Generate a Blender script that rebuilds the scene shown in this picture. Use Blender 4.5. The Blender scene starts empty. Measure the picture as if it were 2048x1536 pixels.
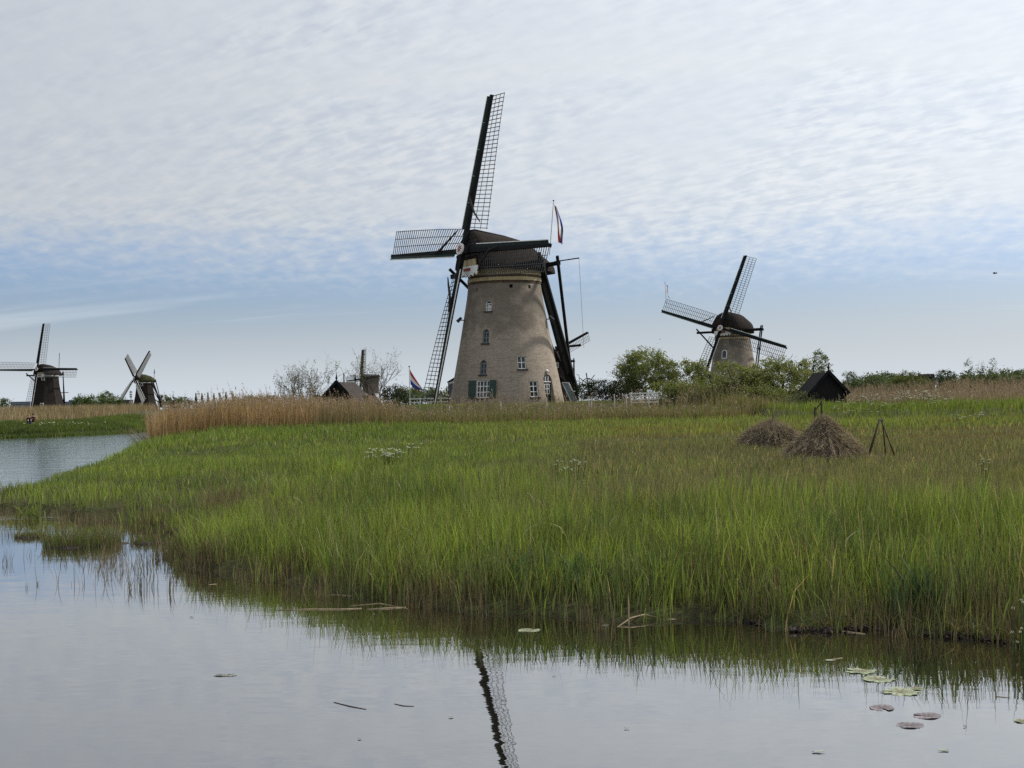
import bpy, bmesh, math, random
import numpy as np
from mathutils import Vector, Matrix

random.seed(7)
RNG = np.random.default_rng(11)
S = bpy.context.scene
C = S.collection
R = math.radians

# ---------------------------------------------------------------- camera
FPX, PITCH, ROLL, EYE = 2840.0, 0.726, -1.2, 2.5      # focal length in photo pixels, degrees, degrees, metres over the water
cam_d = bpy.data.cameras.new('camera')
cam_d.sensor_width = 36.0
cam_d.lens = FPX / 2048 * 36.0
cam_d.clip_start = 0.1
cam_d.clip_end = 12000
cam = bpy.data.objects.new('camera', cam_d)
C.objects.link(cam)
cam.matrix_world = Matrix.Translation((0, 0, EYE)) @ Matrix.Rotation(R(90 + PITCH), 4, 'X') @ Matrix.Rotation(R(ROLL), 4, 'Z')
S.camera = cam

# ---------------------------------------------------------------- sky, sun, exposure
SUN_EL, SUN_AZ = 47.0, 66.0          # azimuth measured from the view direction to the right
sun_dir = Vector((math.sin(R(SUN_AZ)) * math.cos(R(SUN_EL)), math.cos(R(SUN_AZ)) * math.cos(R(SUN_EL)), math.sin(R(SUN_EL))))
world = bpy.data.worlds.new('World')
S.world = world
world.use_nodes = True
wt = world.node_tree
wt.nodes.clear()


def N(tree, kind, **kw):
    n = tree.nodes.new(kind)
    for k, v in kw.items():
        if k == 'inp':
            for a, b in v.items():
                n.inputs[a].default_value = b
        else:
            setattr(n, k, v)
    return n


def L(tree, a, b):
    tree.links.new(a, b)


def M_(tree, op, a, b=None, c=None, clamp=False):
    n = tree.nodes.new('ShaderNodeMath')
    n.operation = op
    n.use_clamp = clamp
    for i, v in enumerate((a, b, c)):
        if v is None:
            continue
        if isinstance(v, (int, float)):
            n.inputs[i].default_value = v
        else:
            tree.links.new(v, n.inputs[i])
    return n.outputs[0]


def MIX(tree, fac, a, b, blend='MIX'):
    n = tree.nodes.new('ShaderNodeMix')
    n.data_type = 'RGBA'
    n.blend_type = blend
    for sock, v in ((n.inputs[0], fac), (n.inputs[6], a), (n.inputs[7], b)):
        if isinstance(v, (int, float)):
            sock.default_value = v
        elif isinstance(v, tuple):
            sock.default_value = v if len(v) == 4 else (*v, 1)
        else:
            tree.links.new(v, sock)
    return n.outputs[2]


def RANGE(tree, v, a, b, c=0.0, d=1.0, smooth=True):
    n = tree.nodes.new('ShaderNodeMapRange')
    n.interpolation_type = 'SMOOTHSTEP' if smooth else 'LINEAR'
    tree.links.new(v, n.inputs[0])
    for i, x in enumerate((a, b, c, d)):
        n.inputs[i + 1].default_value = x
    return n.outputs[0]


def build_sky():
    t = wt
    tc = N(t, 'ShaderNodeTexCoord')
    sky = N(t, 'ShaderNodeTexSky')
    sky.sky_type = 'NISHITA'
    sky.sun_disc = False
    sky.sun_elevation = R(SUN_EL)
    sky.sun_rotation = R(SUN_AZ)
    sky.altitude = 0
    sky.air_density = 1.0
    sky.dust_density = 2.0
    sky.ozone_density = 2.0
    sep = N(t, 'ShaderNodeSeparateXYZ')
    L(t, tc.outputs['Generated'], sep.inputs[0])
    z = M_(t, 'MAXIMUM', sep.outputs[2], 0.0)
    k = M_(t, 'DIVIDE', 1.0, M_(t, 'ADD', z, 0.22))
    comb = N(t, 'ShaderNodeCombineXYZ')
    L(t, M_(t, 'MULTIPLY', sep.outputs[0], k), comb.inputs[0])
    L(t, M_(t, 'MULTIPLY', sep.outputs[1], k), comb.inputs[1])
    flat = comb.outputs[0]                                   # a point on the cloud layer

    def mapped(scale, rot=0.0, loc=(0, 0, 0)):
        q = N(t, 'ShaderNodeMapping')
        q.inputs['Rotation'].default_value = (0, 0, R(rot))
        L(t, flat, q.inputs[0])
        m = N(t, 'ShaderNodeMapping')
        m.inputs['Scale'].default_value = scale
        m.inputs['Location'].default_value = loc
        L(t, q.outputs[0], m.inputs[0])
        return m.outputs[0]

    def noise(vec, scale, detail, rough, dist=0.0):
        n = N(t, 'ShaderNodeTexNoise')
        n.inputs['Scale'].default_value = scale
        n.inputs['Detail'].default_value = detail
        n.inputs['Roughness'].default_value = rough
        n.inputs['Distortion'].default_value = dist
        L(t, vec, n.inputs['Vector'])
        return n.outputs[0]
    big = noise(mapped((1, 1, 1), 20, (3.2, 1.1, 0)), 0.55, 3, 0.5, 0.2)
    puffs = noise(mapped((1.0, 0.75, 1), 0), 24.0, 4, 0.52, 0.25)        # altocumulus puffs
    puffs2 = noise(mapped((0.38, 1.0, 1), 38, (7, 2, 0)), 46.0, 3, 0.5, 0.35)      # and ripples
    streak = noise(mapped((0.12, 1.5, 1), 4, (1, 5, 0)), 1.6, 6, 0.6, 0.5)      # long thin bands low over the horizon
    # the layer lies above about 11 degrees
    edge = M_(t, 'ADD', z, M_(t, 'MULTIPLY', M_(t, 'SUBTRACT', big, 0.5), 0.055))
    edge = M_(t, 'ADD', edge, M_(t, 'MULTIPLY', M_(t, 'SUBTRACT', streak, 0.5), 0.03))
    side = M_(t, 'MULTIPLY', sep.outputs[0], 0.0)
    edge = M_(t, 'ADD', edge, M_(t, 'MULTIPLY', M_(t, 'SUBTRACT', puffs, 0.5), 0.05))
    cover = RANGE(t, M_(t, 'ADD', edge, side), 0.070, 0.135)
    tex = M_(t, 'ADD', M_(t, 'MULTIPLY', puffs, 0.50), M_(t, 'MULTIPLY', puffs2, 0.50))
    patch = RANGE(t, noise(mapped((1, 1, 1), 0, (8, 3.4, 0)), 1.4, 3, 0.5), 0.40, 0.60, 0.22, 1.0)     # where the ripples show
    # thin cloud near the sun shows its ripples most
    dot = N(t, 'ShaderNodeVectorMath')
    dot.operation = 'DOT_PRODUCT'
    L(t, tc.outputs['Generated'], dot.inputs[0])
    dot.inputs[1].default_value = sun_dir
    patch = M_(t, 'MULTIPLY', patch, RANGE(t, dot.outputs['Value'], 0.08, 0.55, 0.45, 1.15))
    texr = RANGE(t, M_(t, 'MULTIPLY_ADD', M_(t, 'SUBTRACT', tex, 0.5), patch, 0.5), 0.36, 0.62)
    veil = M_(t, 'MULTIPLY', cover, M_(t, 'ADD', 0.78, M_(t, 'MULTIPLY', texr, 0.20)))
    low = M_(t, 'MULTIPLY', RANGE(t, streak, 0.42, 0.66), 0.62)
    haze = M_(t, 'MULTIPLY', RANGE(t, z, 0.085, 0.0), 0.85)
    # and glows towards it
    glow = RANGE(t, dot.outputs['Value'], 0.1, 1.0, 0.0, 1.0)
    lit = M_(t, 'ADD', 0.74, M_(t, 'MULTIPLY', glow, 0.62))
    lit = M_(t, 'MULTIPLY', lit, M_(t, 'ADD', 0.93, M_(t, 'MULTIPLY', texr, 0.12)))
    cl = N(t, 'ShaderNodeVectorMath')
    cl.operation = 'SCALE'
    cl.inputs[0].default_value = (4.95, 5.22, 5.45)
    L(t, lit, cl.inputs['Scale'])
    blue = MIX(t, 1.0, sky.outputs[0], (0.63, 0.71, 0.92), 'MULTIPLY')
    air = MIX(t, M_(t, 'MAXIMUM', low, haze, clamp=True), blue, (4.55, 4.98, 5.42))
    col = MIX(t, veil, air, cl.outputs[0])
    bg = N(t, 'ShaderNodeBackground', inp={'Strength': 0.1})
    L(t, col, bg.inputs[0])
    out = N(t, 'ShaderNodeOutputWorld')
    L(t, bg.outputs[0], out.inputs[0])


build_sky()
sun_d = bpy.data.lights.new('sun', 'SUN')
sun_d.energy = 2.6
sun_d.angle = R(5)
sun_d.color = (1.0, 0.94, 0.85)
sun = bpy.data.objects.new('sun', sun_d)
C.objects.link(sun)
sun.location = (60, 40, 60)
sun.rotation_euler = sun_dir.to_track_quat('Z', 'Y').to_euler()

S.view_settings.view_transform = 'Standard'
S.view_settings.look = 'None'
S.view_settings.exposure = 0.65
S.view_settings.gamma = 1.0
S.view_settings.use_curve_mapping = False
S.render.engine = 'CYCLES'
S.cycles.use_denoising = False          # keep the fine grain of grass and reed
S.cycles.max_bounces = 6
S.cycles.sample_clamp_indirect = 3.0
S.cycles.sample_clamp_direct = 6.0
S.cycles.transparent_max_bounces = 6

# ---------------------------------------------------------------- measuring helpers
_Mc = np.array(cam.matrix_world.to_3x3())


def ray(px, py):
    return _Mc @ np.array([(px - 1024) / FPX, -(py - 768) / FPX, -1.0])


def at(px, py, Y):
    """the point of the place, Y metres ahead, that the photo shows at this pixel"""
    d = ray(px, py)
    return Vector(np.array([0, 0, EYE]) + d * (Y / d[1]))


def on(px, py, z=0.0):
    d = ray(px, py)
    return Vector(np.array([0, 0, EYE]) + d * ((z - EYE) / d[2]))


def up(z, Y):
    return z + 0.3 + 0.00246 * Y


def mpp(Y):
    return Y / FPX            # metres per photo pixel at that distance


# ---------------------------------------------------------------- materials
def mat(name, col, rough=0.8, var=0.0, scale=3.0, bump=0.0, bscale=None, col2=None, stretch=None, spec=0.3, metal=0.0, detail=5):
    m = bpy.data.materials.new(name)
    m.use_nodes = True
    t = m.node_tree
    b = t.nodes['Principled BSDF']
    b.inputs['Roughness'].default_value = rough
    b.inputs['Specular IOR Level'].default_value = spec
    b.inputs['Metallic'].default_value = metal
    b.inputs['Base Color'].default_value = (*col, 1)
    if var or bump or col2:
        tc = N(t, 'ShaderNodeTexCoord')
        mp = N(t, 'ShaderNodeMapping')
        mp.inputs['Scale'].default_value = stretch or (1, 1, 1)
        L(t, tc.outputs['Object'], mp.inputs[0])
        n = N(t, 'ShaderNodeTexNoise', inp={'Scale': scale, 'Detail': detail, 'Roughness': 0.6})
        L(t, mp.outputs[0], n.inputs['Vector'])
        c2 = col2 or tuple(max(0, c * (1 - var)) for c in col)
        c1 = col if col2 else tuple(c * (1 + var) for c in col)
        L(t, MIX(t, RANGE(t, n.outputs[0], 0.32, 0.68), c1, c2), b.inputs['Base Color'])
        if bump:
            n2 = N(t, 'ShaderNodeTexNoise', inp={'Scale': bscale or scale * 4, 'Detail': 4})
            L(t, mp.outputs[0], n2.inputs['Vector'])
            bp = N(t, 'ShaderNodeBump', inp={'Strength': bump, 'Distance': 0.05})
            L(t, n2.outputs[0], bp.inputs['Height'])
            L(t, bp.outputs[0], b.inputs['Normal'])
    return m


def leaf_mat(name, trans=0.35, rough=0.5, gloss=0.018):
    """living or dry plant matter; its colour is each blade's or leaf's own pigment"""
    m = bpy.data.materials.new(name)
    m.use_nodes = True
    t = m.node_tree
    t.nodes.clear()
    a = N(t, 'ShaderNodeAttribute')
    a.attribute_name = 'pigment'
    d = N(t, 'ShaderNodeBsdfDiffuse')
    tr = N(t, 'ShaderNodeBsdfTranslucent')
    g = N(t, 'ShaderNodeBsdfGlossy', inp={'Roughness': rough, 'Color': (1, 1, 1, 1)})
    L(t, a.outputs['Color'], d.inputs[0])
    L(t, MIX(t, 1.0, a.outputs['Color'], (1.5, 1.45, 0.8), 'MULTIPLY'), tr.inputs[0])
    m1 = N(t, 'ShaderNodeMixShader', inp={0: trans})
    m2 = N(t, 'ShaderNodeMixShader', inp={0: gloss})
    L(t, d.outputs[0], m1.inputs[1])
    L(t, tr.outputs[0], m1.inputs[2])
    L(t, m1.outputs[0], m2.inputs[1])
    L(t, g.outputs[0], m2.inputs[2])
    o = N(t, 'ShaderNodeOutputMaterial')
    L(t, m2.outputs[0], o.inputs[0])
    return m


def brick_mat(name, base, dark, light):
    m = bpy.data.materials.new(name)
    m.use_nodes = True
    t = m.node_tree
    b = t.nodes['Principled BSDF']
    b.inputs['Roughness'].default_value = 0.9
    b.inputs['Specular IOR Level'].default_value = 0.2
    tc = N(t, 'ShaderNodeTexCoord')
    sp = N(t, 'ShaderNodeSeparateXYZ')
    L(t, tc.outputs['Object'], sp.inputs[0])
    th = M_(t, 'MULTIPLY', M_(t, 'ARCTAN2', sp.outputs[1], sp.outputs[0]), 4.2)
    cb = N(t, 'ShaderNodeCombineXYZ')
    L(t, th, cb.inputs[0])
    L(t, sp.outputs[2], cb.inputs[1])
    br = N(t, 'ShaderNodeTexBrick')
    br.inputs['Scale'].default_value = 1.0
    br.inputs['Brick Width'].default_value = 0.24
    br.inputs['Row Height'].default_value = 0.075
    br.inputs['Mortar Size'].default_value = 0.010
    br.inputs['Mortar Smooth'].default_value = 0.3
    br.inputs['Color1'].default_value = (*[c * 1.25 for c in base], 1)
    br.inputs['Color2'].default_value = (*[c * 0.74 for c in base], 1)
    br.inputs['Mortar'].default_value = (*[c * 1.15 for c in light], 1)
    L(t, cb.outputs[0], br.inputs['Vector'])

    def noise(scale, detail=5, stretch=(1, 1, 1), rough=0.6):
        mp = N(t, 'ShaderNodeMapping')
        mp.inputs['Scale'].default_value = stretch
        L(t, cb.outputs[0], mp.inputs[0])
        n = N(t, 'ShaderNodeTexNoise', inp={'Scale': scale, 'Detail': detail, 'Roughness': rough})
        L(t, mp.outputs[0], n.inputs['Vector'])
        return n.outputs[0]
    # grime: the upper courses are greyer, with an uneven lower edge; pale lime wash in patches low down
    h = M_(t, 'ADD', sp.outputs[2], M_(t, 'MULTIPLY', M_(t, 'SUBTRACT', noise(0.55, 6), 0.5), 6.5))
    grime = M_(t, 'MULTIPLY', RANGE(t, h, 6.0, 7.3), 0.62)
    c1 = MIX(t, grime, br.outputs[0], dark)
    wash = M_(t, 'MULTIPLY', RANGE(t, noise(0.5, 5, (1, 1.5, 1)), 0.47, 0.68), 0.5)
    c2 = MIX(t, wash, c1, light)
    rows = M_(t, 'MULTIPLY', RANGE(t, noise(1.1, 4, (0.25, 5, 1)), 0.5, 0.72), 0.32)
    c3 = MIX(t, rows, c2, dark)
    runs = M_(t, 'MULTIPLY', RANGE(t, noise(1.4, 4, (2.2, 0.12, 1)), 0.56, 0.75), 0.35)
    c4 = MIX(t, runs, c3, dark)
    foot = M_(t, 'MULTIPLY', RANGE(t, M_(t, 'ADD', sp.outputs[2], M_(t, 'MULTIPLY', noise(1.2), 1.2)), 1.7, 0.7), 0.3)
    c5 = MIX(t, foot, c4, (0.10, 0.085, 0.06))
    L(t, c5, b.inputs['Base Color'])
    bp = N(t, 'ShaderNodeBump', inp={'Strength': 0.5, 'Distance': 0.02})
    L(t, noise(14, 4), bp.inputs['Height'])
    L(t, bp.outputs[0], b.inputs['Normal'])
    return m


def glass_mat():
    m = mat('window_glass', (0.02, 0.025, 0.03), rough=0.06, spec=0.5)
    return m


MT = dict(
    brick=brick_mat('tower_brick', (0.255, 0.212, 0.168), (0.118, 0.101, 0.084), (0.335, 0.285, 0.230)),
    thatch=mat('old_thatch', (0.026, 0.021, 0.018), 0.95, 0.35, 1.4, 0.8, 9, stretch=(4, 4, 1), spec=0.1),
    thatch_wall=mat('thatched_wall', (0.028, 0.023, 0.021), 0.95, 0.3, 1.0, 0.8, 8, stretch=(3, 3, 0.6), spec=0.1),
    thatch_green=mat('mossy_thatch', (0.040, 0.042, 0.020), 0.95, 0.35, 1.0, 0.6, 8, spec=0.1),
    tar=mat('tarred_timber', (0.010, 0.011, 0.012), 0.8, 0.3, 2.0, 0.2, 20, spec=0.12),
    green=mat('dark_green_paint', (0.009, 0.020, 0.017), 0.65, 0.25, 2.5, spec=0.2),
    shutter=mat('shutter_green', (0.006, 0.034, 0.024), 0.4, 0.15, 4.0, spec=0.45),
    white=mat('white_paint', (0.72, 0.72, 0.69), 0.55, 0.12, 3.0),
    dirty_white=mat('weathered_white', (0.50, 0.50, 0.46), 0.7, 0.3, 4.0),
    red=mat('red_paint', (0.26, 0.03, 0.02), 0.5, 0.2, 4.0),
    cream=mat('cream_plaster', (0.40, 0.32, 0.18), 0.8, 0.18, 2.5),
    brownband=mat('brown_band', (0.07, 0.045, 0.025), 0.8, 0.3, 2.5),
    lath=mat('grey_lath', (0.050, 0.048, 0.050), 0.7, 0.3, 5.0),
    lath_light=mat('weathered_lath', (0.11, 0.105, 0.10), 0.7, 0.3, 5.0),
    board=mat('gable_board', (0.030, 0.028, 0.027), 0.8, 0.4, 3.0),
    cloth=mat('sailcloth', (0.55, 0.53, 0.50), 0.9, 0.12, 1.0),
    rolled=mat('rolled_canvas', (0.028, 0.024, 0.022), 0.9, 0.3, 3.0),
    rope=mat('rope', (0.10, 0.09, 0.07), 0.9),
    iron=mat('cast_iron', (0.02, 0.02, 0.022), 0.5, 0.2, 6.0),
    glass=glass_mat(),
    curtain=mat('white_curtain', (0.55, 0.55, 0.53), 0.9, 0.1, 8),
    greypaint=mat('blue_grey_paint', (0.17, 0.21, 0.22), 0.5, 0.15, 4.0),
    sill=mat('dark_sill', (0.04, 0.035, 0.035), 0.7, 0.2, 4.0),
    dark=mat('dark_interior', (0.006, 0.006, 0.006), 0.9),
    roofblack=mat('black_boarding', (0.007, 0.006, 0.007), 0.9, 0.4, 3.0, 0.4, 12, stretch=(6, 6, 0.6)),
    rooftile=mat('weathered_tile', (0.030, 0.024, 0.021), 0.85, 0.3, 3.0, 0.4, 14),
    chimney=mat('chimney_brick', (0.17, 0.11, 0.07), 0.9, 0.3, 6.0),
    wood=mat('weathered_pole', (0.055, 0.043, 0.034), 0.85, 0.35, 6.0, 0.3, 20),
    stake=mat('pale_stake', (0.55, 0.53, 0.48), 0.8, 0.2, 6.0),
    bark=mat('bark', (0.045, 0.036, 0.028), 0.95, 0.35, 6.0, 0.6, 22),
    bark_pale=mat('grey_bark', (0.085, 0.075, 0.06), 0.95, 0.3, 6.0, 0.4, 20),
    mud=mat('wet_mud', (0.022, 0.016, 0.011), 0.75, 0.35, 6.0, 0.8, 14),
    leaf=leaf_mat('leaves'),
    blade=leaf_mat('grass_blades', 0.42),
    dry=leaf_mat('dry_reed', 0.18, 0.7, 0.015),
    fred=mat('flag_red', (0.42, 0.035, 0.035), 0.85),
    fwhite=mat('flag_white', (0.66, 0.64, 0.63), 0.85),
    fblue=mat('flag_blue', (0.025, 0.05, 0.24), 0.85),
    forange=mat('pennant_orange', (0.55, 0.13, 0.03), 0.85),
    steel=mat('painted_steel', (0.22, 0.25, 0.28), 0.6),
    concrete=mat('grey_cladding', (0.16, 0.19, 0.24), 0.8, 0.1, 0.2),
    concrete2=mat('brown_cladding', (0.085, 0.065, 0.055), 0.8, 0.15, 0.3),
    darkroof=mat('dark_roof_sheet', (0.02, 0.022, 0.028), 0.7),
    pad_green=mat('pad_green', (0.25, 0.28, 0.17), 0.35, 0.2, 14.0, 0.2, 40),
    pad_red=mat('pad_purple', (0.19, 0.16, 0.165), 0.35, 0.25, 16.0, 0.2, 40),
    pad_sunk=mat('pad_pale', (0.27, 0.29, 0.24), 0.5, 0.15, 9.0),
    straw=mat('straw_stick', (0.24, 0.19, 0.12), 0.8, 0.3, 12.0),
    skin=mat('skin', (0.42, 0.24, 0.17), 0.6),
    jacket=mat('dark_jacket', (0.010, 0.010, 0.016), 0.9),
    jacket2=mat('black_jumper', (0.008, 0.008, 0.010), 0.9),
    trousers=mat('rust_trousers', (0.16, 0.055, 0.04), 0.9),
    jeans=mat('blue_jeans', (0.03, 0.04, 0.08), 0.9),
    hair_d=mat('dark_hair', (0.015, 0.01, 0.008), 0.7),
    hair_l=mat('fair_hair', (0.20, 0.14, 0.07), 0.7),
    bird=mat('grey_feathers', (0.09, 0.095, 0.11), 0.9),
    flower=mat('white_umbel', (0.58, 0.60, 0.44), 0.9, 0.1, 30.0),
    hay=mat('hay_core', (0.10, 0.078, 0.056), 0.95, 0.4, 9.0, 0.8, 30),
)


# ---------------------------------------------------------------- mesh helpers
class MB:
    def __init__(self):
        self.v, self.f, self.m = [], [], []

    def add(self, vs, fs, mi=0):
        o = len(self.v)
        self.v += [tuple(v) for v in vs]
        self.f += [tuple(i + o for i in f) for f in fs]
        self.m += [mi] * len(fs)
        return self

    def box(self, c, s, rot=None, mi=0):
        c = Vector(c)
        vs = []
        for x in (-.5, .5):
            for y in (-.5, .5):
                for z in (-.5, .5):
                    p = Vector((x * s[0], y * s[1], z * s[2]))
                    if rot is not None:
                        p = rot @ p
                    vs.append(c + p)
        return self.add(vs, [(0, 1, 3, 2), (4, 6, 7, 5), (0, 4, 5, 1), (2, 3, 7, 6), (0, 2, 6, 4), (1, 5, 7, 3)], mi)

    def beam(self, a, b, w, h=None, w2=None, up=(0, 0, 1), mi=0):
        a, b = Vector(a), Vector(b)
        h = h or w
        k = (w2 / w) if w2 else 1.0
        d = (b - a).normalized()
        u = Vector(up)
        if abs(d.dot(u)) > 0.98:
            u = Vector((0, 1, 0))
        s = d.cross(u).normalized()
        t = s.cross(d).normalized()
        vs = []
        for p, q in ((a, 1), (b, k)):
            for i, j in ((-1, -1), (1, -1), (1, 1), (-1, 1)):
                vs.append(p + s * (i * w / 2 * q) + t * (j * h / 2 * q))
        return self.add(vs, [(3, 2, 1, 0), (4, 5, 6, 7), (0, 1, 5, 4), (1, 2, 6, 5), (2, 3, 7, 6), (3, 0, 4, 7)], mi)

    def tube(self, pts, rad, n=6, mi=0):
        pts = [Vector(p) for p in pts]
        if not hasattr(rad, '__len__'):
            rad = [rad] * len(pts)
        vs, fs = [], []
        for i, p in enumerate(pts):
            d = (pts[min(i + 1, len(pts) - 1)] - pts[max(i - 1, 0)]).normalized()
            u = Vector((0, 0, 1)) if abs(d.z) < 0.9 else Vector((1, 0, 0))
            s = d.cross(u).normalized()
            t = s.cross(d)
            for k in range(n):
                a = 2 * math.pi * k / n
                vs.append(p + (s * math.cos(a) + t * math.sin(a)) * rad[i])
        for i in range(len(pts) - 1):
            for k in range(n):
                a, b = i * n + k, i * n + (k + 1) % n
                fs.append((a, b, b + n, a + n))
        fs.append(tuple(range(n - 1, -1, -1)))
        fs.append(tuple(range((len(pts) - 1) * n, len(pts) * n)))
        return self.add(vs, fs, mi)

    def lathe(self, prof, n=64, mi=0, cap=True):
        """prof: (radius, z) from the bottom up"""
        vs, fs = [], []
        for r, z in prof:
            for k in range(n):
                a = 2 * math.pi * k / n
                vs.append((r * math.cos(a), r * math.sin(a), z))
        for i in range(len(prof) - 1):
            for k in range(n):
                a, b = i * n + k, i * n + (k + 1) % n
                fs.append((a, b, b + n, a + n))
        if cap:
            fs.append(tuple(range(n - 1, -1, -1)))
            fs.append(tuple(range((len(prof) - 1) * n, len(prof) * n)))
        return self.add(vs, fs, mi)

    def prism(self, poly, fn, d0, d1, mi=0):
        """poly: 2D outline; fn(u, v, d) -> point; extruded from d0 to d1"""
        n = len(poly)
        vs = [fn(u, v, d0) for u, v in poly] + [fn(u, v, d1) for u, v in poly]
        fs = [tuple(range(n - 1, -1, -1)), tuple(range(n, 2 * n))]
        fs += [(i, (i + 1) % n, (i + 1) % n + n, i + n) for i in range(n)]
        return self.add(vs, fs, mi)

    def build(self, name, mats, parent=None, smooth=False):
        me = bpy.data.meshes.new(name)
        me.from_pydata(self.v, [], self.f)
        for mm in (mats if isinstance(mats, (list, tuple)) else [mats]):
            me.materials.append(mm)
        if any(self.m):
            me.polygons.foreach_set('material_index', self.m)
        bm = bmesh.new()
        bm.from_mesh(me)
        bmesh.ops.recalc_face_normals(bm, faces=bm.faces)
        bm.to_mesh(me)
        bm.free()
        if smooth:
            me.polygons.foreach_set('use_smooth', [True] * len(me.polygons))
        me.update()
        return link(name, me, parent)


def link(name, me, parent=None):
    o = bpy.data.objects.new(name, me)
    C.objects.link(o)
    if parent is not None:
        o.parent = parent
    return o


def tag(o, label, cat, group=None, kind=None):
    o['label'] = label
    o['category'] = cat
    if group:
        o['group'] = group
    if kind:
        o['kind'] = kind
    return o


def thing(name, label, cat, loc=(0, 0, 0), rz=0.0, group=None):
    o = bpy.data.objects.new(name, None)
    o.empty_display_size = 0.2
    C.objects.link(o)
    o.location = loc
    o.rotation_euler = (0, 0, rz)
    return tag(o, label, cat, group)


def np_mesh(name, V, loops, sizes, mats, col=None, parent=None, smooth=False):
    me = bpy.data.meshes.new(name)
    me.vertices.add(len(V))
    me.vertices.foreach_set('co', np.ascontiguousarray(V, dtype=np.float32).ravel())
    me.loops.add(len(loops))
    me.loops.foreach_set('vertex_index', np.ascontiguousarray(loops, dtype=np.int32))
    me.polygons.add(len(sizes))
    st = np.concatenate([[0], np.cumsum(sizes)[:-1]]).astype(np.int32)
    me.polygons.foreach_set('loop_start', st)
    me.polygons.foreach_set('loop_total', np.asarray(sizes, dtype=np.int32))
    if smooth:
        me.polygons.foreach_set('use_smooth', np.ones(len(sizes), dtype=bool))
    for mm in (mats if isinstance(mats, (list, tuple)) else [mats]):
        me.materials.append(mm)
    me.update(calc_edges=True)
    if col is not None:
        a = me.attributes.new('pigment', 'FLOAT_COLOR', 'POINT')
        c4 = np.ones((len(V), 4), dtype=np.float32)
        c4[:, :3] = col
        a.data.foreach_set('color', c4.ravel())
    return link(name, me, parent)


_lat = np.random.default_rng(5).random((128, 128))


def vnoise(x, y, scale, seed=0):
    """smooth value noise, 0..1"""
    x = np.asarray(x) / scale + seed * 17.3 + 500
    y = np.asarray(y) / scale + seed * 9.1 + 500
    xi, yi = np.floor(x).astype(int), np.floor(y).astype(int)
    fx, fy = x - xi, y - yi
    fx, fy = fx * fx * (3 - 2 * fx), fy * fy * (3 - 2 * fy)
    g = lambda a, b: _lat[a % 128, b % 128]
    return (g(xi, yi) * (1 - fx) + g(xi + 1, yi) * fx) * (1 - fy) + (g(xi, yi + 1) * (1 - fx) + g(xi + 1, yi + 1) * fx) * fy


def sstep(a, b, x):
    t = np.clip((np.asarray(x, dtype=float) - a) / (b - a), 0, 1)
    return t * t * (3 - 2 * t)


# ---------------------------------------------------------------- terrain
_pond_px = [(2300, 1350), (2048, 1292), (1960, 1280), (1900, 1272), (1830, 1266), (1750, 1258), (1680, 1262), (1600, 1262), (1540, 1248), (1480, 1242),
            (1400, 1236), (1320, 1242), (1240, 1240), (1170, 1232), (1080, 1226), (1000, 1222), (930, 1222), (860, 1212), (790, 1200),
            (720, 1196), (650, 1180), (580, 1164), (500, 1152), (430, 1142), (380, 1140), (345, 1130), (340, 1110), (354, 1090), (328, 1066), (285, 1052),
            (262, 1040), (235, 1046), (205, 1030), (170, 1040), (120, 1030), (80, 1036), (50, 1022), (0, 1026), (-120, 1020)]
_chan_px = [(-120, 1012), (0, 1003), (60, 987), (110, 970), (150, 955), (190, 941), (225, 928), (283, 902)]
POND = np.array([(60, 8), (22, 9)] + [tuple(on(*p)[:2]) for p in _pond_px] + [(-60, 33), (-60, -40), (60, -40)])
CHAN = np.array([(-60, 38)] + [tuple(on(*p)[:2]) for p in _chan_px] + [(-24.6, 98), (-27, 115), (-31, 135), (-36, 160), (-48, 260), (-70, 420), (-90, 420),
                (-66, 300), (-50, 220), (-44, 190)] + [tuple(on(*p)[:2]) for p in ((282, 864), (190, 869), (90, 873), (0, 876))] + [(-75, 110), (-120, 80)])


def sdist(poly, x, y):
    """signed distance, positive outside"""
    d = np.full(x.shape, 1e9)
    ins = np.zeros(x.shape, dtype=bool)
    n = len(poly)
    for i in range(n):
        ax, ay = poly[i]
        bx, by = poly[(i + 1) % n]
        ex, ey = bx - ax, by - ay
        t = np.clip(((x - ax) * ex + (y - ay) * ey) / (ex * ex + ey * ey + 1e-9), 0, 1)
        d = np.minimum(d, (x - ax - t * ex) ** 2 + (y - ay - t * ey) ** 2)
        c = ((ay > y) != (by > y)) & (x < (bx - ax) * (y - ay) / (by - ay + 1e-12) + ax)
        ins ^= c
    d = np.sqrt(d)
    return np.where(ins, -d, d)


def shore(x, y):
    x, y = np.asarray(x, dtype=float), np.asarray(y, dtype=float)
    d = np.minimum(sdist(POND, x, y), sdist(CHAN, x, y))
    d = d + (vnoise(x, y, 0.9, 64) - 0.62) * 2.2 * sstep(-5.0, -7.5, x) * sstep(38, 32, y) * sstep(2.5, 1.0, d)
    return d + (vnoise(x, y, 0.55, 3) - 0.5) * 0.42 + (vnoise(x, y, 0.17, 4) - 0.5) * 0.14


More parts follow.
